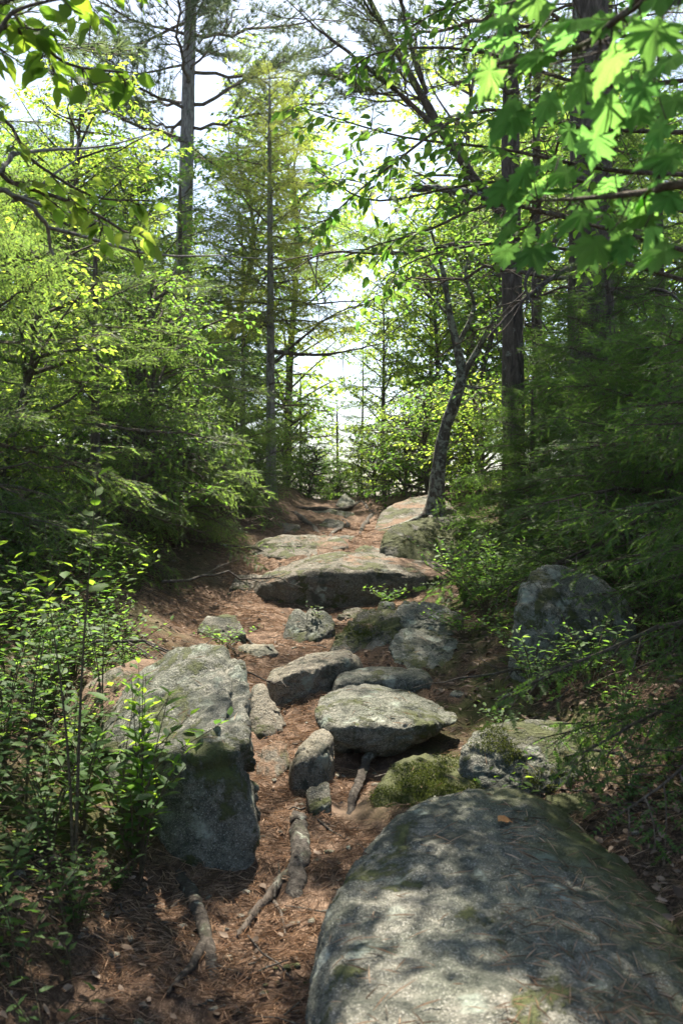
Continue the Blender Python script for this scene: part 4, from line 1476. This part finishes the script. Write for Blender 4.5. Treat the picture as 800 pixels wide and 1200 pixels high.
def maple_branch(pts, lv, seed):
    rg = np.random.default_rng(seed)
    o = np.array(mp.location)
    Q = bez([np.array(p[:]) - o for p in pts], 24)
    m = MB()
    m.tubes(Q, np.linspace(.012, .002, 24), 6, ref=(.1, .3, 1))
    P_, D_, N_, L_ = [], [], [], []
    for (px, py, Yd) in lv:
        tip = np.array(at(px, py, Yd)) - o
        k = int(np.argmin(np.linalg.norm(Q - tip, axis=1)))
        k = max(4, k - 1)
        # petiole from branch to leaf base
        u = np.linspace(0, 1, 6)[:, None]
        cv = Q[k] * (1 - u) + tip * u - np.array([0, 0, .02]) * (u * (1 - u) * 4)
        m.tubes(cv, np.linspace(.002, .0012, 6), 4, ref=(.1, .3, 1))
        P_.append(tip)
        d = unit(tip - Q[k]) * .5 + np.array([rg.normal(-.3, .4), rg.normal(0, .4), rg.normal(-.45, .2)])
        D_.append(unit(d))
        N_.append(unit(np.array([rg.normal(0, .35), -.55 + rg.normal(0, .3), .75])))
        L_.append(rg.uniform(.065, .105))
    b = link('branch', m.mesh('branch', [M_TWIG]), mp)
    leaf_objs(b, LM_MAPLE, np.array(P_), np.array(D_), np.array(N_), np.array(L_), rg)


rgm = np.random.default_rng(77)
for _ in range(26):
    MB_LEAVES.append((rgm.uniform(560, 800), rgm.uniform(0, 150), rgm.uniform(1.8, 2.5)))
for _ in range(20):
    MB_LOW.append((rgm.uniform(590, 800), rgm.uniform(170, 290), rgm.uniform(1.9, 2.5)))
maple_branch([(1.55, 1.55, 2.55), at(830, -20, 1.7), at(740, 10, 1.8), at(680, 55, 1.9), at(600, 70, 2.05), at(560, 85, 2.15)], MB_LEAVES, 1)
maple_branch([(1.5, 1.52, 2.1), at(850, 215, 1.8), at(760, 225, 1.9), at(690, 232, 2.05), at(620, 236, 2.15)], MB_LOW, 2)
maple_branch([(1.55, 1.55, 2.8), at(840, -120, 1.8), at(740, -70, 1.85), at(650, -15, 1.95), at(590, 5, 2.05)],
             [(690, -30, 1.9), (640, -10, 1.95), (600, 5, 2.05), (740, -30, 1.8), (665, 20, 1.95), (720, 15, 1.85), (580, 20, 2.1), (780, -20, 1.8)], 3)

# birch off the right edge: fine oval leaves over the middle of the picture
br = near_trunk('birch_tree', 2.05, 4.7, 6, .06, 'slender leafy birch reaching over the trail from the right with small oval leaves', lean=(-.1, .1), seed=5)
for k, pts in enumerate([
        [(1.98, 4.75, 3.2), at(720, 200, 4.7), at(590, 175, 4.7), at(470, 160, 4.7), at(350, 125, 4.6)],
        [(1.98, 4.75, 2.9), at(700, 215, 4.9), at(560, 215, 4.95), at(440, 235, 5.0), at(370, 200, 5.0)],
        [(1.98, 4.75, 3.7), at(700, 100, 4.9), at(560, 60, 4.9), at(450, 60, 4.8), at(400, 90, 4.8)],
        [(1.98, 4.75, 2.6), at(700, 300, 5.1), at(590, 285, 5.2), at(500, 300, 5.3), at(440, 330, 5.3)],
        [(1.98, 4.75, 3.4), at(690, 150, 4.5), at(560, 130, 4.4), at(450, 200, 4.3), at(380, 260, 4.3)],
        [(1.98, 4.75, 2.75), at(680, 260, 4.7), at(580, 240, 4.6), at(500, 270, 4.5), at(430, 290, 4.5)],
        [(1.98, 4.75, 3.9), at(700, 40, 4.6), at(600, -10, 4.6), at(520, 10, 4.5), at(470, 40, 4.5)]]):
    leafy_branch(br, pts, .012, LM_BIRCH, 20 + k, twig_every=.10, twig_len=(.25, .55), leaf_step=.055, leaf=(.045, .068), start=.25)



def shade_canopy(tree, paths, r0, seed, mat, leaf=(.05, .08), n_sub=9):  # out-of-view branches added to dapple the foreground with shade
    """upper branches added to a near tree for their shade; their leaves are too many to pick apart"""
    for k, pts in enumerate(paths):
        rg = np.random.default_rng(seed + k)
        o = np.array(tree.location)
        Q = bez([np.array(p[:]) - o for p in pts], 18)
        tw, P_, D_, N_, L_ = leafy(Q, rg, twig_every=.10, twig_len=(.35, .8), leaf_step=.06, leaf=leaf, start=.15, sub=n_sub)
        m = MB()
        m.tubes(Q, np.linspace(r0, .003, 18), 6, ref=(.1, .3, 1))
        m.tubes(np.array(tw), np.tile(np.linspace(.004, .001, 7), (len(tw), 1)), 3, ref=(.1, .2, 1))
        b = link('branch', m.mesh('branch', [M_TWIG]), tree)
        m2 = MB()
        place_leaves(m2, LEAF3, P_, D_, N_, L_)
        f = link('leaves', m2.mesh('leaves', [mat]), b)
        f['kind'] = 'stuff'


shade_canopy(br, [[(1.97, 4.78, 4.6), (1.0, 4.9, 4.9), (.1, 5.2, 5.0), (-.8, 5.4, 4.9)], [(1.97, 4.78, 4.9), (1.1, 5.8, 5.5), (.3, 6.4, 5.7), (-.5, 6.8, 5.7)],
            [(1.96, 4.78, 5.2), (1.2, 4.4, 5.4), (.4, 4.1, 5.5), (-.3, 3.9, 5.3)], [(1.96, 4.78, 5.5), (1.0, 5.2, 5.9), (.2, 5.6, 6.1)], [(1.97, 4.78, 4.4), (1.7, 5.6, 5.0), (1.2, 6.4, 5.4)],
            [(1.95, 4.78, 5.0), (1.7, 3.9, 5.2), (1.3, 3.2, 5.1)], [(1.95, 4.78, 4.7), (1.2, 5.3, 5.2), (.6, 5.9, 5.3), (0, 6.2, 5.2)], [(1.95, 4.78, 4.9), (1.2, 5.0, 5.2), (.5, 5.3, 5.3), (-.2, 5.5, 5.2)], [(1.95, 4.78, 4.6), (1.3, 4.6, 4.8), (.7, 4.7, 4.9), (.1, 4.8, 4.8)], [(1.95, 4.78, 5.3), (1.5, 4.6, 5.7), (.9, 4.8, 5.9), (.3, 4.9, 5.9)]], .018, 500, M_LEAF)
shade_canopy(lb, [[(-1.88, 2.45, 3.9), (-1.2, 3.3, 4.5), (-.6, 4.2, 4.8), (-.2, 5.0, 4.8)], [(-1.9, 2.46, 4.3), (-1.6, 3.6, 4.8), (-1.2, 4.6, 5.1), (-1.0, 5.4, 5.2)],
            [(-1.92, 2.47, 4.6), (-1.0, 3.0, 5.0), (-.2, 3.5, 5.1), (.4, 3.9, 5.0)], [(-1.93, 2.48, 4.9), (-2.0, 4.0, 5.4), (-1.9, 5.2, 5.6)], [(-1.92, 2.47, 4.7), (-1.9, 4.4, 5.2), (-1.6, 6.4, 5.5)], [(-1.92, 2.47, 4.5), (-2.3, 4.0, 5.0), (-2.6, 6.0, 5.3)], [(-1.93, 2.48, 5.1), (-1.2, 4.4, 5.7), (-.8, 6.2, 5.9)]], .016, 520, M_LEAF)
shade_canopy(mp, [[(1.62, 1.58, 4.1), (1.4, 2.6, 4.4), (1.1, 3.4, 4.6)]], .014, 540, M_LEAF, leaf=(.07, .11))

# crooked tree with lichen bark in the middle
cx, cy = at(508, 596, 11.3).x, 11.3
ct = thing('crooked_tree', (cx, cy, at(508, 600, 11.3).z), 'crooked slender tree with lichen-spotted bark growing on the moss-topped rock', 'tree')
co_ = np.array(ct.location)
cp = [at(508, 604, 11.3), at(512, 560, 11.3), at(519, 512, 11.3), at(532, 472, 11.25), at(541, 440, 11.2), at(534, 402, 11.2), at(526, 365, 11.15), at(520, 325, 11.1), at(505, 270, 11.0)]
me, Q = trunk_mesh([np.array(p[:]) - co_ for p in cp], .092, .02, M_BARK_LICHEN, seed=9, n=44, flare=.45, rpow=1.0, dmp=.14)
link('trunk', me, ct)
for k, a in enumerate([200, 250, 300, 350, 40]):
    d = np.array([math.cos(R(a)), math.sin(R(a)), 0])
    Pr = []
    for u in np.linspace(0, 1, 14):
        q = co_ + d * (.05 + .6 * u) + np.array([.05 * math.sin(u * 5 + k), .05 * math.cos(u * 4 + k), 0])
        h = drop(q[0], q[1])
        zt = (h[0].z if h else q[2]) - .01 + .12 * (1 - u) ** 3
        Pr.append([q[0], q[1], max(zt, co_[2] - .5)])
    m = MB()
    m.tubes(np.array(Pr) - co_, np.linspace(.055, .012, 14), 8, ref=(.1, .2, 1))
    link('root', m.mesh('root', [M_BARK_LICHEN]), ct)
for k, (pts, r) in enumerate([([at(541, 442, 11.2), at(562, 405, 11.1), at(585, 360, 11.0), at(605, 325, 10.9)], .045),
                              ([at(536, 405, 11.2), at(555, 360, 11.1), at(545, 320, 11), at(560, 270, 10.9)], .03),
                              ([at(538, 450, 11.2), at(560, 455, 11.0), at(585, 448, 10.8)], .02),
                              ([at(526, 370, 11.2), at(500, 345, 11.2), at(470, 330, 11.2)], .018),
                              ([at(522, 340, 11.1), at(500, 300, 11.2), at(470, 270, 11.3)], .018)]):
    rg = np.random.default_rng(200 + k)
    Qb = bez([np.array(p[:]) - co_ for p in pts], 20)
    tw, P_, D_, N_, L_ = leafy(Qb, rg, twig_every=.09, twig_len=(.3, .75), leaf_step=.055, leaf=(.045, .07), start=.2)
    m = MB()
    m.tubes(Qb, np.linspace(r, .006, 20), 8, ref=(.1, .9, .2))
    m.tubes(np.array(tw), np.tile(np.linspace(.006, .0015, 7), (len(tw), 1)), 4, ref=(.1, .9, .2))
    b = link('branch', m.mesh('branch', [M_BARK_LICHEN]), ct)
    m2 = MB()
    place_leaves(m2, LEAF3, P_, D_, N_, L_)
    f = link('leaves', m2.mesh('leaves', [M_LEAF]), b)
    f['kind'] = 'stuff'


def crown_variant(seed, H, spread, nl, leaf, mat, crown0=.3, r0=.07, shape=LEAF2, tl=(.3, .7), ls=.07, te=.13):
    rg = np.random.default_rng(seed)
    pts = [(0, 0, 0), (rg.normal(0, .1), rg.normal(0, .1), H * .35), (rg.normal(0, .2), rg.normal(0, .2), H * .7), (rg.normal(0, .25), rg.normal(0, .25), H)]
    Q = bez(pts, 24)
    m, m2 = MB(), MB()
    t = np.linspace(0, 1, 24)
    m.tubes(Q, r0 * (1 - t) ** .8 + .008, 9, ref=(.98, .2, .05))
    ga_ = rg.uniform(0, 6)
    for k in range(nl):
        f = crown0 + (1 - crown0) * (k + rg.random()) / nl
        p = np.array([np.interp(f, t, Q[:, c]) for c in range(3)])
        ga_ += 2.4 + rg.normal(0, .4)
        cf = (f - crown0) / (1 - crown0)
        L = spread * (.35 + .9 * math.sin(PI * min(1, .25 + .72 * cf)) ** .8) * rg.uniform(.7, 1.25)
        up = R(rg.uniform(5, 50))
        d = np.array([math.cos(ga_) * math.cos(up), math.sin(ga_) * math.cos(up), math.sin(up)])
        st = bez([p, p + d * L * .5 + rg.normal(0, .06, 3), p + d * L + np.array([0, 0, -.12 * L]) + rg.normal(0, .08, 3)], 10)
        m.tubes(st, np.linspace(.02, .003, 10), 5, ref=(.1, .2, 1))
        tw, P_, D_, N_, L_ = leafy(st, rg, twig_every=te, twig_len=tl, leaf_step=ls, leaf=leaf, start=.2)
        m.tubes(np.array(tw), np.tile(np.linspace(.004, .001, 7), (len(tw), 1)), 3)
        place_leaves(m2, shape, P_, D_, N_, L_)
    return m.mesh('trunk', [M_BARK_DARK]), m2.mesh('crown', [mat])


CV = [crown_variant(300, 6.0, 1.4, 60, (.07, .11), M_LEAF_YEL, .12), crown_variant(301, 5.0, 1.3, 54, (.07, .11), M_LEAF, .12), crown_variant(302, 7.0, 1.6, 64, (.075, .12), M_LEAF_YEL, .15)]
CS = [crown_variant(310, 1.5, .75, 36, (.045, .07), M_LEAF, .04, .02, tl=(.2, .45), te=.08, ls=.05), crown_variant(311, 1.3, .75, 34, (.045, .065), M_LEAF_YEL, .04, .02, tl=(.2, .45), te=.08, ls=.05)]

CT = [crown_variant(320, 2.6, .75, 40, (.04, .06), M_LEAF, .15, .02, shape=LEAF3, tl=(.2, .45), te=.10, ls=.055), crown_variant(321, 2.4, .7, 34, (.04, .06), M_LEAF_YEL, .15, .02, shape=LEAF3, tl=(.2, .45), te=.10, ls=.055)]


def leafy_tree(name, x, y, v, scl, label, group=None, rz=0, cat='tree', mat=None):
    t = thing(name, (x, y, gz(x, y) - .05), label, cat, group, rot=(0, 0, rz))
    t.scale = (scl,) * 3
    link('trunk', v[0], t)
    c = link('crown', v[1], t)
    c['kind'] = 'stuff'
    if mat:
        set_mat(c, mat)
    return t


rg = np.random.default_rng(9)
leafy_tree('leafy_tree', -2.75, 10.3, CV[0], .70, 'yellow-leaved birch backlit above the left thicket', rz=1.0)
leafy_tree('leafy_tree', -3.9, 11.5, CV[1], .75, 'green leafy tree at the left edge behind the yellow birch', rz=2.0)
leafy_tree('leafy_tree', -1.9, 8.7, CT[0], .95, 'leafy sapling mixed among the left hemlocks', rz=.4)
leafy_tree('leafy_tree', -2.35, 7.2, CT[1], .95, 'bright leafy sapling nearest the left edge of the thicket', rz=1.4)
leafy_tree('leafy_tree', -1.75, 10.2, CT[0], .85, 'leafy sapling beside the dark low hemlock bush', rz=2.4)
leafy_tree('leafy_tree', -2.6, 12.8, CV[1], .8, 'round leafy tree between the tall pine and the thicket', rz=.3)
leafy_tree('leafy_tree', at(545, 0, 20).x, 20, CV[0], 1.5, 'tall airy leafy tree right of the bright gap', rz=.9)
leafy_tree('leafy_tree', at(335, 0, 24).x, 24, CV[2], 1.45, 'tall airy leafy tree rising behind the slim fir', rz=1.9)
leafy_tree('leafy_tree', at(265, 0, 18).x, 18, CV[1], 1.2, 'leafy tree between the tall pine and the slim fir', rz=2.9)
GB = 'bright leafy trees beyond the crest'
for k, (px, Yd, v, s) in enumerate([(450, 17.5, 0, .62), (510, 19, 2, .75), (560, 17, 1, .9), (505, 23, 0, 1.0), (610, 21, 2, 1.1), (690, 18, 0, 1.1), (760, 22, 2, 1.2), (545, 25, 2, 1.1), (820, 17, 1, 1.2), (640, 25, 2, 1.5), (720, 15.5, 1, 1.1), (800, 25, 0, 1.5)]):
    leafy_tree('leafy_tree', (px - 400) / PXF * Yd, Yd, CV[v], s, 'bright yellow-green leafy tree behind the trunks right of the crest', GB, rz=k * 1.3)
GL = 'leafy trees behind the left thicket'
for k, (px, Yd, v, s) in enumerate([(40, 17, 1, 1.0), (120, 21, 0, 1.1), (-20, 14, 0, .75), (190, 24, 1, 1.0), (240, 20, 1, .7), (80, 26, 2, 1.1), (150, 16.5, 0, .8), (-60, 20, 2, .95), (210, 30, 2, 1.3), (300, 26, 1, .9), (10, 24, 0, 1.15)]):
    leafy_tree('leafy_tree', (px - 400) / PXF * Yd, Yd, CV[v], s, 'leafy tree showing through gaps behind the left thicket', GL, rz=k * 1.7)
for k, (px, Yd, v, s, lb2) in enumerate([
        (362, 16.4, 0, .62, 'low leafy shrub at the crest right of the slim fir'),
        (338, 17.0, 1, .9, 'leafy shrub behind the foot of the slim fir'),
        (398, 18.2, 0, .55, 'shrub closing the view at the end of the trail'),
        (440, 16.6, 1, .7, 'bright shrub on the right of the crest stones'),
        (474, 15.4, 1, .95, 'bright sunlit shrub above the bedrock slope'),
        (500, 14.6, 0, 1.1, 'green shrub behind the crooked tree'),
        (560, 13.4, 1, 1.1, 'leafy shrub right of the crooked tree')]):
    leafy_tree('shrub', (px - 400) / PXF * Yd, Yd, CS[v], s, lb2, rz=k, cat='shrub')
for k, (px, Yd, v, s) in enumerate([(290, 18, 0, .6), (325, 19, 1, .55), (360, 18.6, 0, .5), (388, 19.6, 1, .55), (420, 19, 0, .55), (455, 18.2, 1, .6), (490, 18, 0, .7), (530, 18, 1, .8), (300, 15.4, 1, .5)]):
    leafy_tree('shrub', (px - 400) / PXF * Yd, Yd, CS[v], s, 'low shrub closing the ground just beyond the crest', 'low shrubs beyond the crest', rz=k * 2.1, cat='shrub')
for k, (px, Yd, H, lb2) in enumerate([(395, 19.5, 2.2, 'small bush-like fir in the bright gap at the crest'), (352, 21, 3.0, 'young fir seen past the slim fir'), (425, 24, 4.5, 'distant young fir right of the bright gap')]):
    conifer('fir_tree', (px - 400) / PXF * Yd, Yd, H, .04, lb2, nb=26, crown0=.08, lenf=lambda f: .3 + .7 * (1 - f), seed=90 + k, dead=2)

# ------------------------------------------------------------------ undergrowth
def plant(name, x, y, H, label, group=None, stems=3, leaf=(.04, .06), seed=0, meshes=None, spread=.5, step=.045, objs=True, cat='plant', bare=.35, z=None, upright=False):
    """a small leafy plant; every leaf is an object when the leaves are large in the picture"""
    rg = np.random.default_rng(seed)
    h = drop(x, y)
    zz = (h[0].z if h else gz(x, y)) if z is None else z
    t = thing(name, (x, y, zz), label, cat, group)
    m = MB()
    PA, DA, NA, LA = [], [], [], []
    for s in range(stems):
        a = rg.uniform(0, 2 * PI)
        sp = spread * rg.uniform(.3, 1) * (0.15 if stems == 1 else 1)
        hh = H * rg.uniform(.7, 1.05) if stems > 1 else H
        Q = bez([(0, 0, -.02), (math.cos(a) * sp * .3 * H, math.sin(a) * sp * .3 * H, hh * .5), (math.cos(a) * sp * H, math.sin(a) * sp * H, hh)], 14)
        m.tubes(Q, np.linspace(.0022 + .004 * H, .0011, 14), 5, ref=(.9, .3, .1))
        L = np.linalg.norm(np.diff(Q, axis=0), axis=1).sum()
        q = bare
        ph = rg.uniform(0, 6)
        while q <= 1.0:
            b = np.array([np.interp(q, np.linspace(0, 1, 14), Q[:, c]) for c in range(3)])
            ph += 2.4 + rg.normal(0, .3)
            top = q > .9
            el = rg.uniform(.1, .5) + (.5 if (top or upright) else 0)
            d = unit(np.array([math.cos(ph), math.sin(ph), el]))
            PA.append(b + d * .008)
            DA.append(d)
            NA.append(unit(np.array([-d[0] * .4, -d[1] * .4, 1]) + rg.normal(0, .25, 3)))
            LA.append(rg.uniform(*leaf) * (1 if not top else .7))
            q += step / L * rg.uniform(.7, 1.2)
    PA, DA, NA, LA = map(np.array, (PA, DA, NA, LA))
    link('stem', m.mesh('stem', [M_STEM]), t)
    meshes = meshes or LM_SHRUB
    if objs:
        leaf_objs(t, meshes, PA, DA, NA, LA, rg)
    else:
        m2 = MB()
        place_leaves(m2, LEAF3, PA, DA, NA, LA)
        f = link('leaves', m2.mesh('leaves', [meshes[0].materials[0]]), t)
        f['kind'] = 'stuff'
    return t


def plant_px(px_base, Yd, H, label, **kw):
    x = (px_base - 400) / PXF * Yd
    return plant('sapling' if H > .5 else 'seedling', x, Yd, H, label, **kw)


plant_px(88, 3.3, 1.36, 'tall thin sapling with big oval leaves in front of the left hemlocks', stems=2, leaf=(.075, .105), seed=1, meshes=LM_BEECH, step=.034, bare=.70, spread=.07)
plant_px(165, 3.5, .70, 'leafy light-green seedling in front of the left boulder', stems=6, leaf=(.06, .09), seed=2, meshes=LM_LIGHT, spread=.42, step=.034, bare=.40, upright=True)
plant_px(30, 3.6, .75, 'narrow-leaved sapling at the left edge below the hemlock', stems=2, leaf=(.06, .08), seed=3, meshes=LM_SHRUB, spread=.25, step=.05)
plant_px(60, 3.4, .45, 'dark green sprig low at the left edge', stems=3, leaf=(.045, .065), seed=4, spread=.6)
plant_px(120, 4.3, .55, 'upright sprig rising behind the needle-covered rock', stems=2, leaf=(.05, .07), seed=5, spread=.3)
plant_px(20, 2.7, .32, 'low spreading plant in the bottom left corner', stems=5, leaf=(.03, .05), seed=6, spread=1.1)
plant_px(85, 2.85, .26, 'bushy green seedling on the dark soil at lower left', stems=5, leaf=(.028, .045), seed=7, spread=1.2)
plant_px(55, 2.5, .25, 'leaf-tip sprig nearest the bottom left corner', stems=4, leaf=(.035, .05), seed=8, spread=1.2)
plant_px(455, 8.3, .16, 'tiny green plant at the foot of the wide ledge', stems=12, leaf=(.035, .055), seed=9, spread=1.9, objs=False, meshes=LM_BIRCH, step=.025, z=gz(.4, 8.35))
plant_px(545, 7.7, .5, 'leafy green shrub at the right end of the wide ledge', stems=18, leaf=(.04, .06), seed=10, spread=1.1, objs=False, bare=.15, meshes=LM_BIRCH, step=.022)
plant_px(585, 7.4, .5, 'leafy green shrub left of the pale lichen boulder', stems=18, leaf=(.04, .06), seed=11, spread=1.1, objs=False, bare=.15, meshes=LM_BIRCH, step=.022)
plant_px(500, 7.0, .22, 'green sprigs sprouting over the pale lumpy rock', stems=14, leaf=(.03, .045), seed=12, spread=1.6, objs=False, meshes=LM_BIRCH, step=.025)
plant_px(545, 6.4, .22, 'low green sprigs right of the half-hidden grey rock', stems=16, leaf=(.03, .045), seed=13, spread=1.7, objs=False, meshes=LM_BIRCH, step=.025)
plant_px(600, 5.9, .25, 'low leafy plant at the left foot of the pale boulder', stems=16, leaf=(.03, .048), seed=14, spread=1.7, objs=False, meshes=LM_BIRCH, step=.025)
plant_px(625, 5.15, .42, 'green sprigs growing up in front of the pale lichen boulder', stems=14, leaf=(.03, .05), seed=17, spread=.9, objs=False, meshes=LM_BIRCH, step=.028)
plant_px(690, 5.0, .40, 'leafy sprigs hiding the right foot of the pale lichen boulder', stems=14, leaf=(.03, .05), seed=18, spread=1.0, objs=False, meshes=LM_BIRCH, step=.028)
plant_px(570, 6.6, .5, 'bushy lit shrub between the pale lumpy rock and the lichen boulder', stems=18, leaf=(.035, .055), seed=19, spread=1.0, objs=False, meshes=LM_BIRCH, step=.026)
plant_px(730, 4.6, .22, 'low green plant in the dead leaves below the hemlock', stems=9, leaf=(.03, .05), seed=20, spread=1.4, objs=False, meshes=LM_BIRCH, step=.03)
plant_px(265, 6.5, .16, 'small green plant growing against the small dark rock', stems=12, leaf=(.03, .045), seed=15, spread=1.6, objs=False, meshes=LM_BIRCH, step=.025)
plant_px(372, 6.95, .10, 'tiny sprig at the foot of the twin-topped rock', stems=4, leaf=(.025, .04), seed=16, spread=1.3, objs=False)

US = [None] * 5
UG = 'low leafy shrubs in the undergrowth on the left'
UR = 'low leafy plants on the shaded right bank'


def shrub_proto(seed, H, st, lf, step_=.035):
    
    return plant('undergrowth_shrub', 0, 30, H, 'x', stems=st, leaf=lf, seed=seed, objs=False, spread=.9, step=step_, bare=.2, cat='shrub', meshes=LM_LIGHT if seed % 5 == 2 else LM_BIRCH if seed % 5 == 4 else None)


protos = [shrub_proto(400 + k, *q) for k, q in enumerate([(.46, 9, (.040, .075), .036), (.30, 13, (.026, .046), .024), (.55, 6, (.06, .10), .055), (.36, 9, (.035, .07), .036), (.42, 9, (.03, .055), .03)])]


def copy_tree(o, parent=None):
    c = o.copy()
    COL.objects.link(c)
    if parent is not None:
        c.parent = parent
    for ch in o.children:
        copy_tree(ch, c)
    return c


rg = np.random.default_rng(12)
first = set()
spots = []
for k in range(900):
    y = rg.uniform(2.6, 9.5) if k % 2 else rg.uniform(2.45, 4.8)
    px = rg.uniform(-60, 300)
    x = (px - 400) / PXF * y
    d = (x - np.interp(y, CY, CX)) / np.interp(y, CY, TW)
    if d > (-1.55 if y > 4 else -1.15) or any((x - a) ** 2 + (y - b) ** 2 < .15 ** 2 for a, b, _ in spots):
        continue
    h = drop(x, y)
    if h is None or h[2] == 1:
        continue
    spots.append((x, y, 0))
    if len(spots) >= 120:
        break
nl = len(spots)
for k in range(300):
    y = rg.uniform(3.6, 9.0)
    px = rg.uniform(530, 830)
    x = (px - 400) / PXF * y
    d = (x - np.interp(y, CY, CX)) / np.interp(y, CY, TW)
    if d < 2.0 or any((x - a) ** 2 + (y - b) ** 2 < .28 ** 2 for a, b, _ in spots):
        continue
    h = drop(x, y)
    if h is None or h[2] == 1:
        continue
    spots.append((x, y, 1))
    if len(spots) >= nl + 22:
        break
for k, (x, y, side) in enumerate(spots):
    i = k % 5
    o = protos[i] if i not in first else copy_tree(protos[i])
    first.add(i)
    o.location = (x, y, gz(x, y))
    o.rotation_euler = (0, 0, rg.uniform(0, 6.28))
    s = rg.uniform(.5, 1.15) * (.55 if side else 1) * (.7 if y < 3.4 else 1)
    o.scale = (s,) * 3
    kind = ['spreading green shrub', 'tiny-leaved dense shrub', 'large-leaved open shrub', 'mixed-leaf bushy shrub', 'wiry upright shrub'][i]
    if side:
        lb3 = kind + (' on the dead leaves right of the big slab' if y < 5 else ' on the dark bank around the pale boulder')
    elif y < 3.6:
        lb3 = kind + ' low in the bottom left corner'
    elif y < 5.2:
        lb3 = kind + ' in the undergrowth beside the left boulder'
    else:
        lb3 = kind + ' at the foot of the left hemlocks'
    tag(o, lb3, 'shrub', (UG if not side else UR) + ': ' + lb3)

# tangle of dead branches lying in the left brush and under the right hemlocks
for k, (px, Yd, L, rz, lb2) in enumerate([
        (60, 5.2, 1.3, .3, 'grey dead branch arching through the left brush'),
        (190, 7.4, 1.2, .5, 'dead grey twig fork lying on the bank by the low hemlock bush'),
        (30, 6.0, 1.2, 2.4, 'dead branch slanting down at the left edge'),
        (700, 5.0, 1.0, 2.7, 'bare dead branch under the hemlock right of the pale boulder'),
        (760, 3.9, .8, 2.2, 'thin dead branch on the dead leaves at the right edge')]):
    x = (px - 400) / PXF * Yd
    h = drop(x, Yd)
    o = link('fallen_branch', DEADB[k % 4], None, (x, Yd, (h[0].z if h else gz(x, Yd)) + .12), Euler((.2, R(4), rz)), L)
    set_mat(o, M_DEAD)
    tag(o, lb2, 'branch')

# fallen orange leaf on the slab, and a few loose leaves one can point to
V, T = leaf_shape(8, .8, .25, .3)
V[:, 1] += .08 * np.sin(V[:, 0] * 12)
m, ns, ls = newmat('orange_leaf')
tcx = ns.new('ShaderNodeTexCoord')
cc = ramp(ns, ls, noise(ns, ls, tcx.outputs['Object'], 5, 3), [(.3, (.30, .12, .04)), (.7, (.48, .24, .09))])
out(ns, ls, principled(ns, ls, cc, .7, .2))
for k, (px, py, L, lb2) in enumerate([(583, 967, .055, 'curled orange dead leaf lying on top of the big slab'), (203, 985, .05, 'pale dead leaf standing on the soil under the left boulder')]):
    Yd = groundY(px, py)
    p = at(px, py, Yd)
    h = drop(p.x, p.y)
    z = max(p.z, h[0].z if h else p.z)
    o = link('dead_leaf', mesh_of('dead_leaf', V, [(T, 0)], [m if k == 0 else M_LITTER]), None, (p.x, p.y, z + .012), Euler((.3, -.1, .3 + k)), L)
    tag(o, lb2, 'leaf')

# ------------------------------------------------------------------ thin woodland haze
lo, hi = GV.min(0), GV.max(0)
bm = bmesh.new()
bmesh.ops.create_cube(bm, size=1)
hm = bpy.data.meshes.new('haze')
bm.to_mesh(hm)
bm.free()
m, ns, ls = newmat('haze_air')
v = ns.new('ShaderNodeVolumePrincipled')
v.inputs['Density'].default_value = 0.0004
v.inputs['Color'].default_value = (0.92, 0.96, 1.0, 1)
v.inputs['Anisotropy'].default_value = 0.6
o_ = ns.new('ShaderNodeOutputMaterial')
ls.new(v.outputs[0], o_.inputs['Volume'])
hm.materials.append(m)
ztop = 22.0
hz = link('haze', hm, None, ((lo[0] + hi[0]) / 2, (lo[1] + hi[1]) / 2, (lo[2] - 1 + ztop) / 2))
hz.scale = (hi[0] - lo[0] + 4, hi[1] - lo[1] + 4, ztop - lo[2] + 1)
tag(hz, 'thin pale haze hanging in the sunlit forest air', 'haze', kind='stuff')
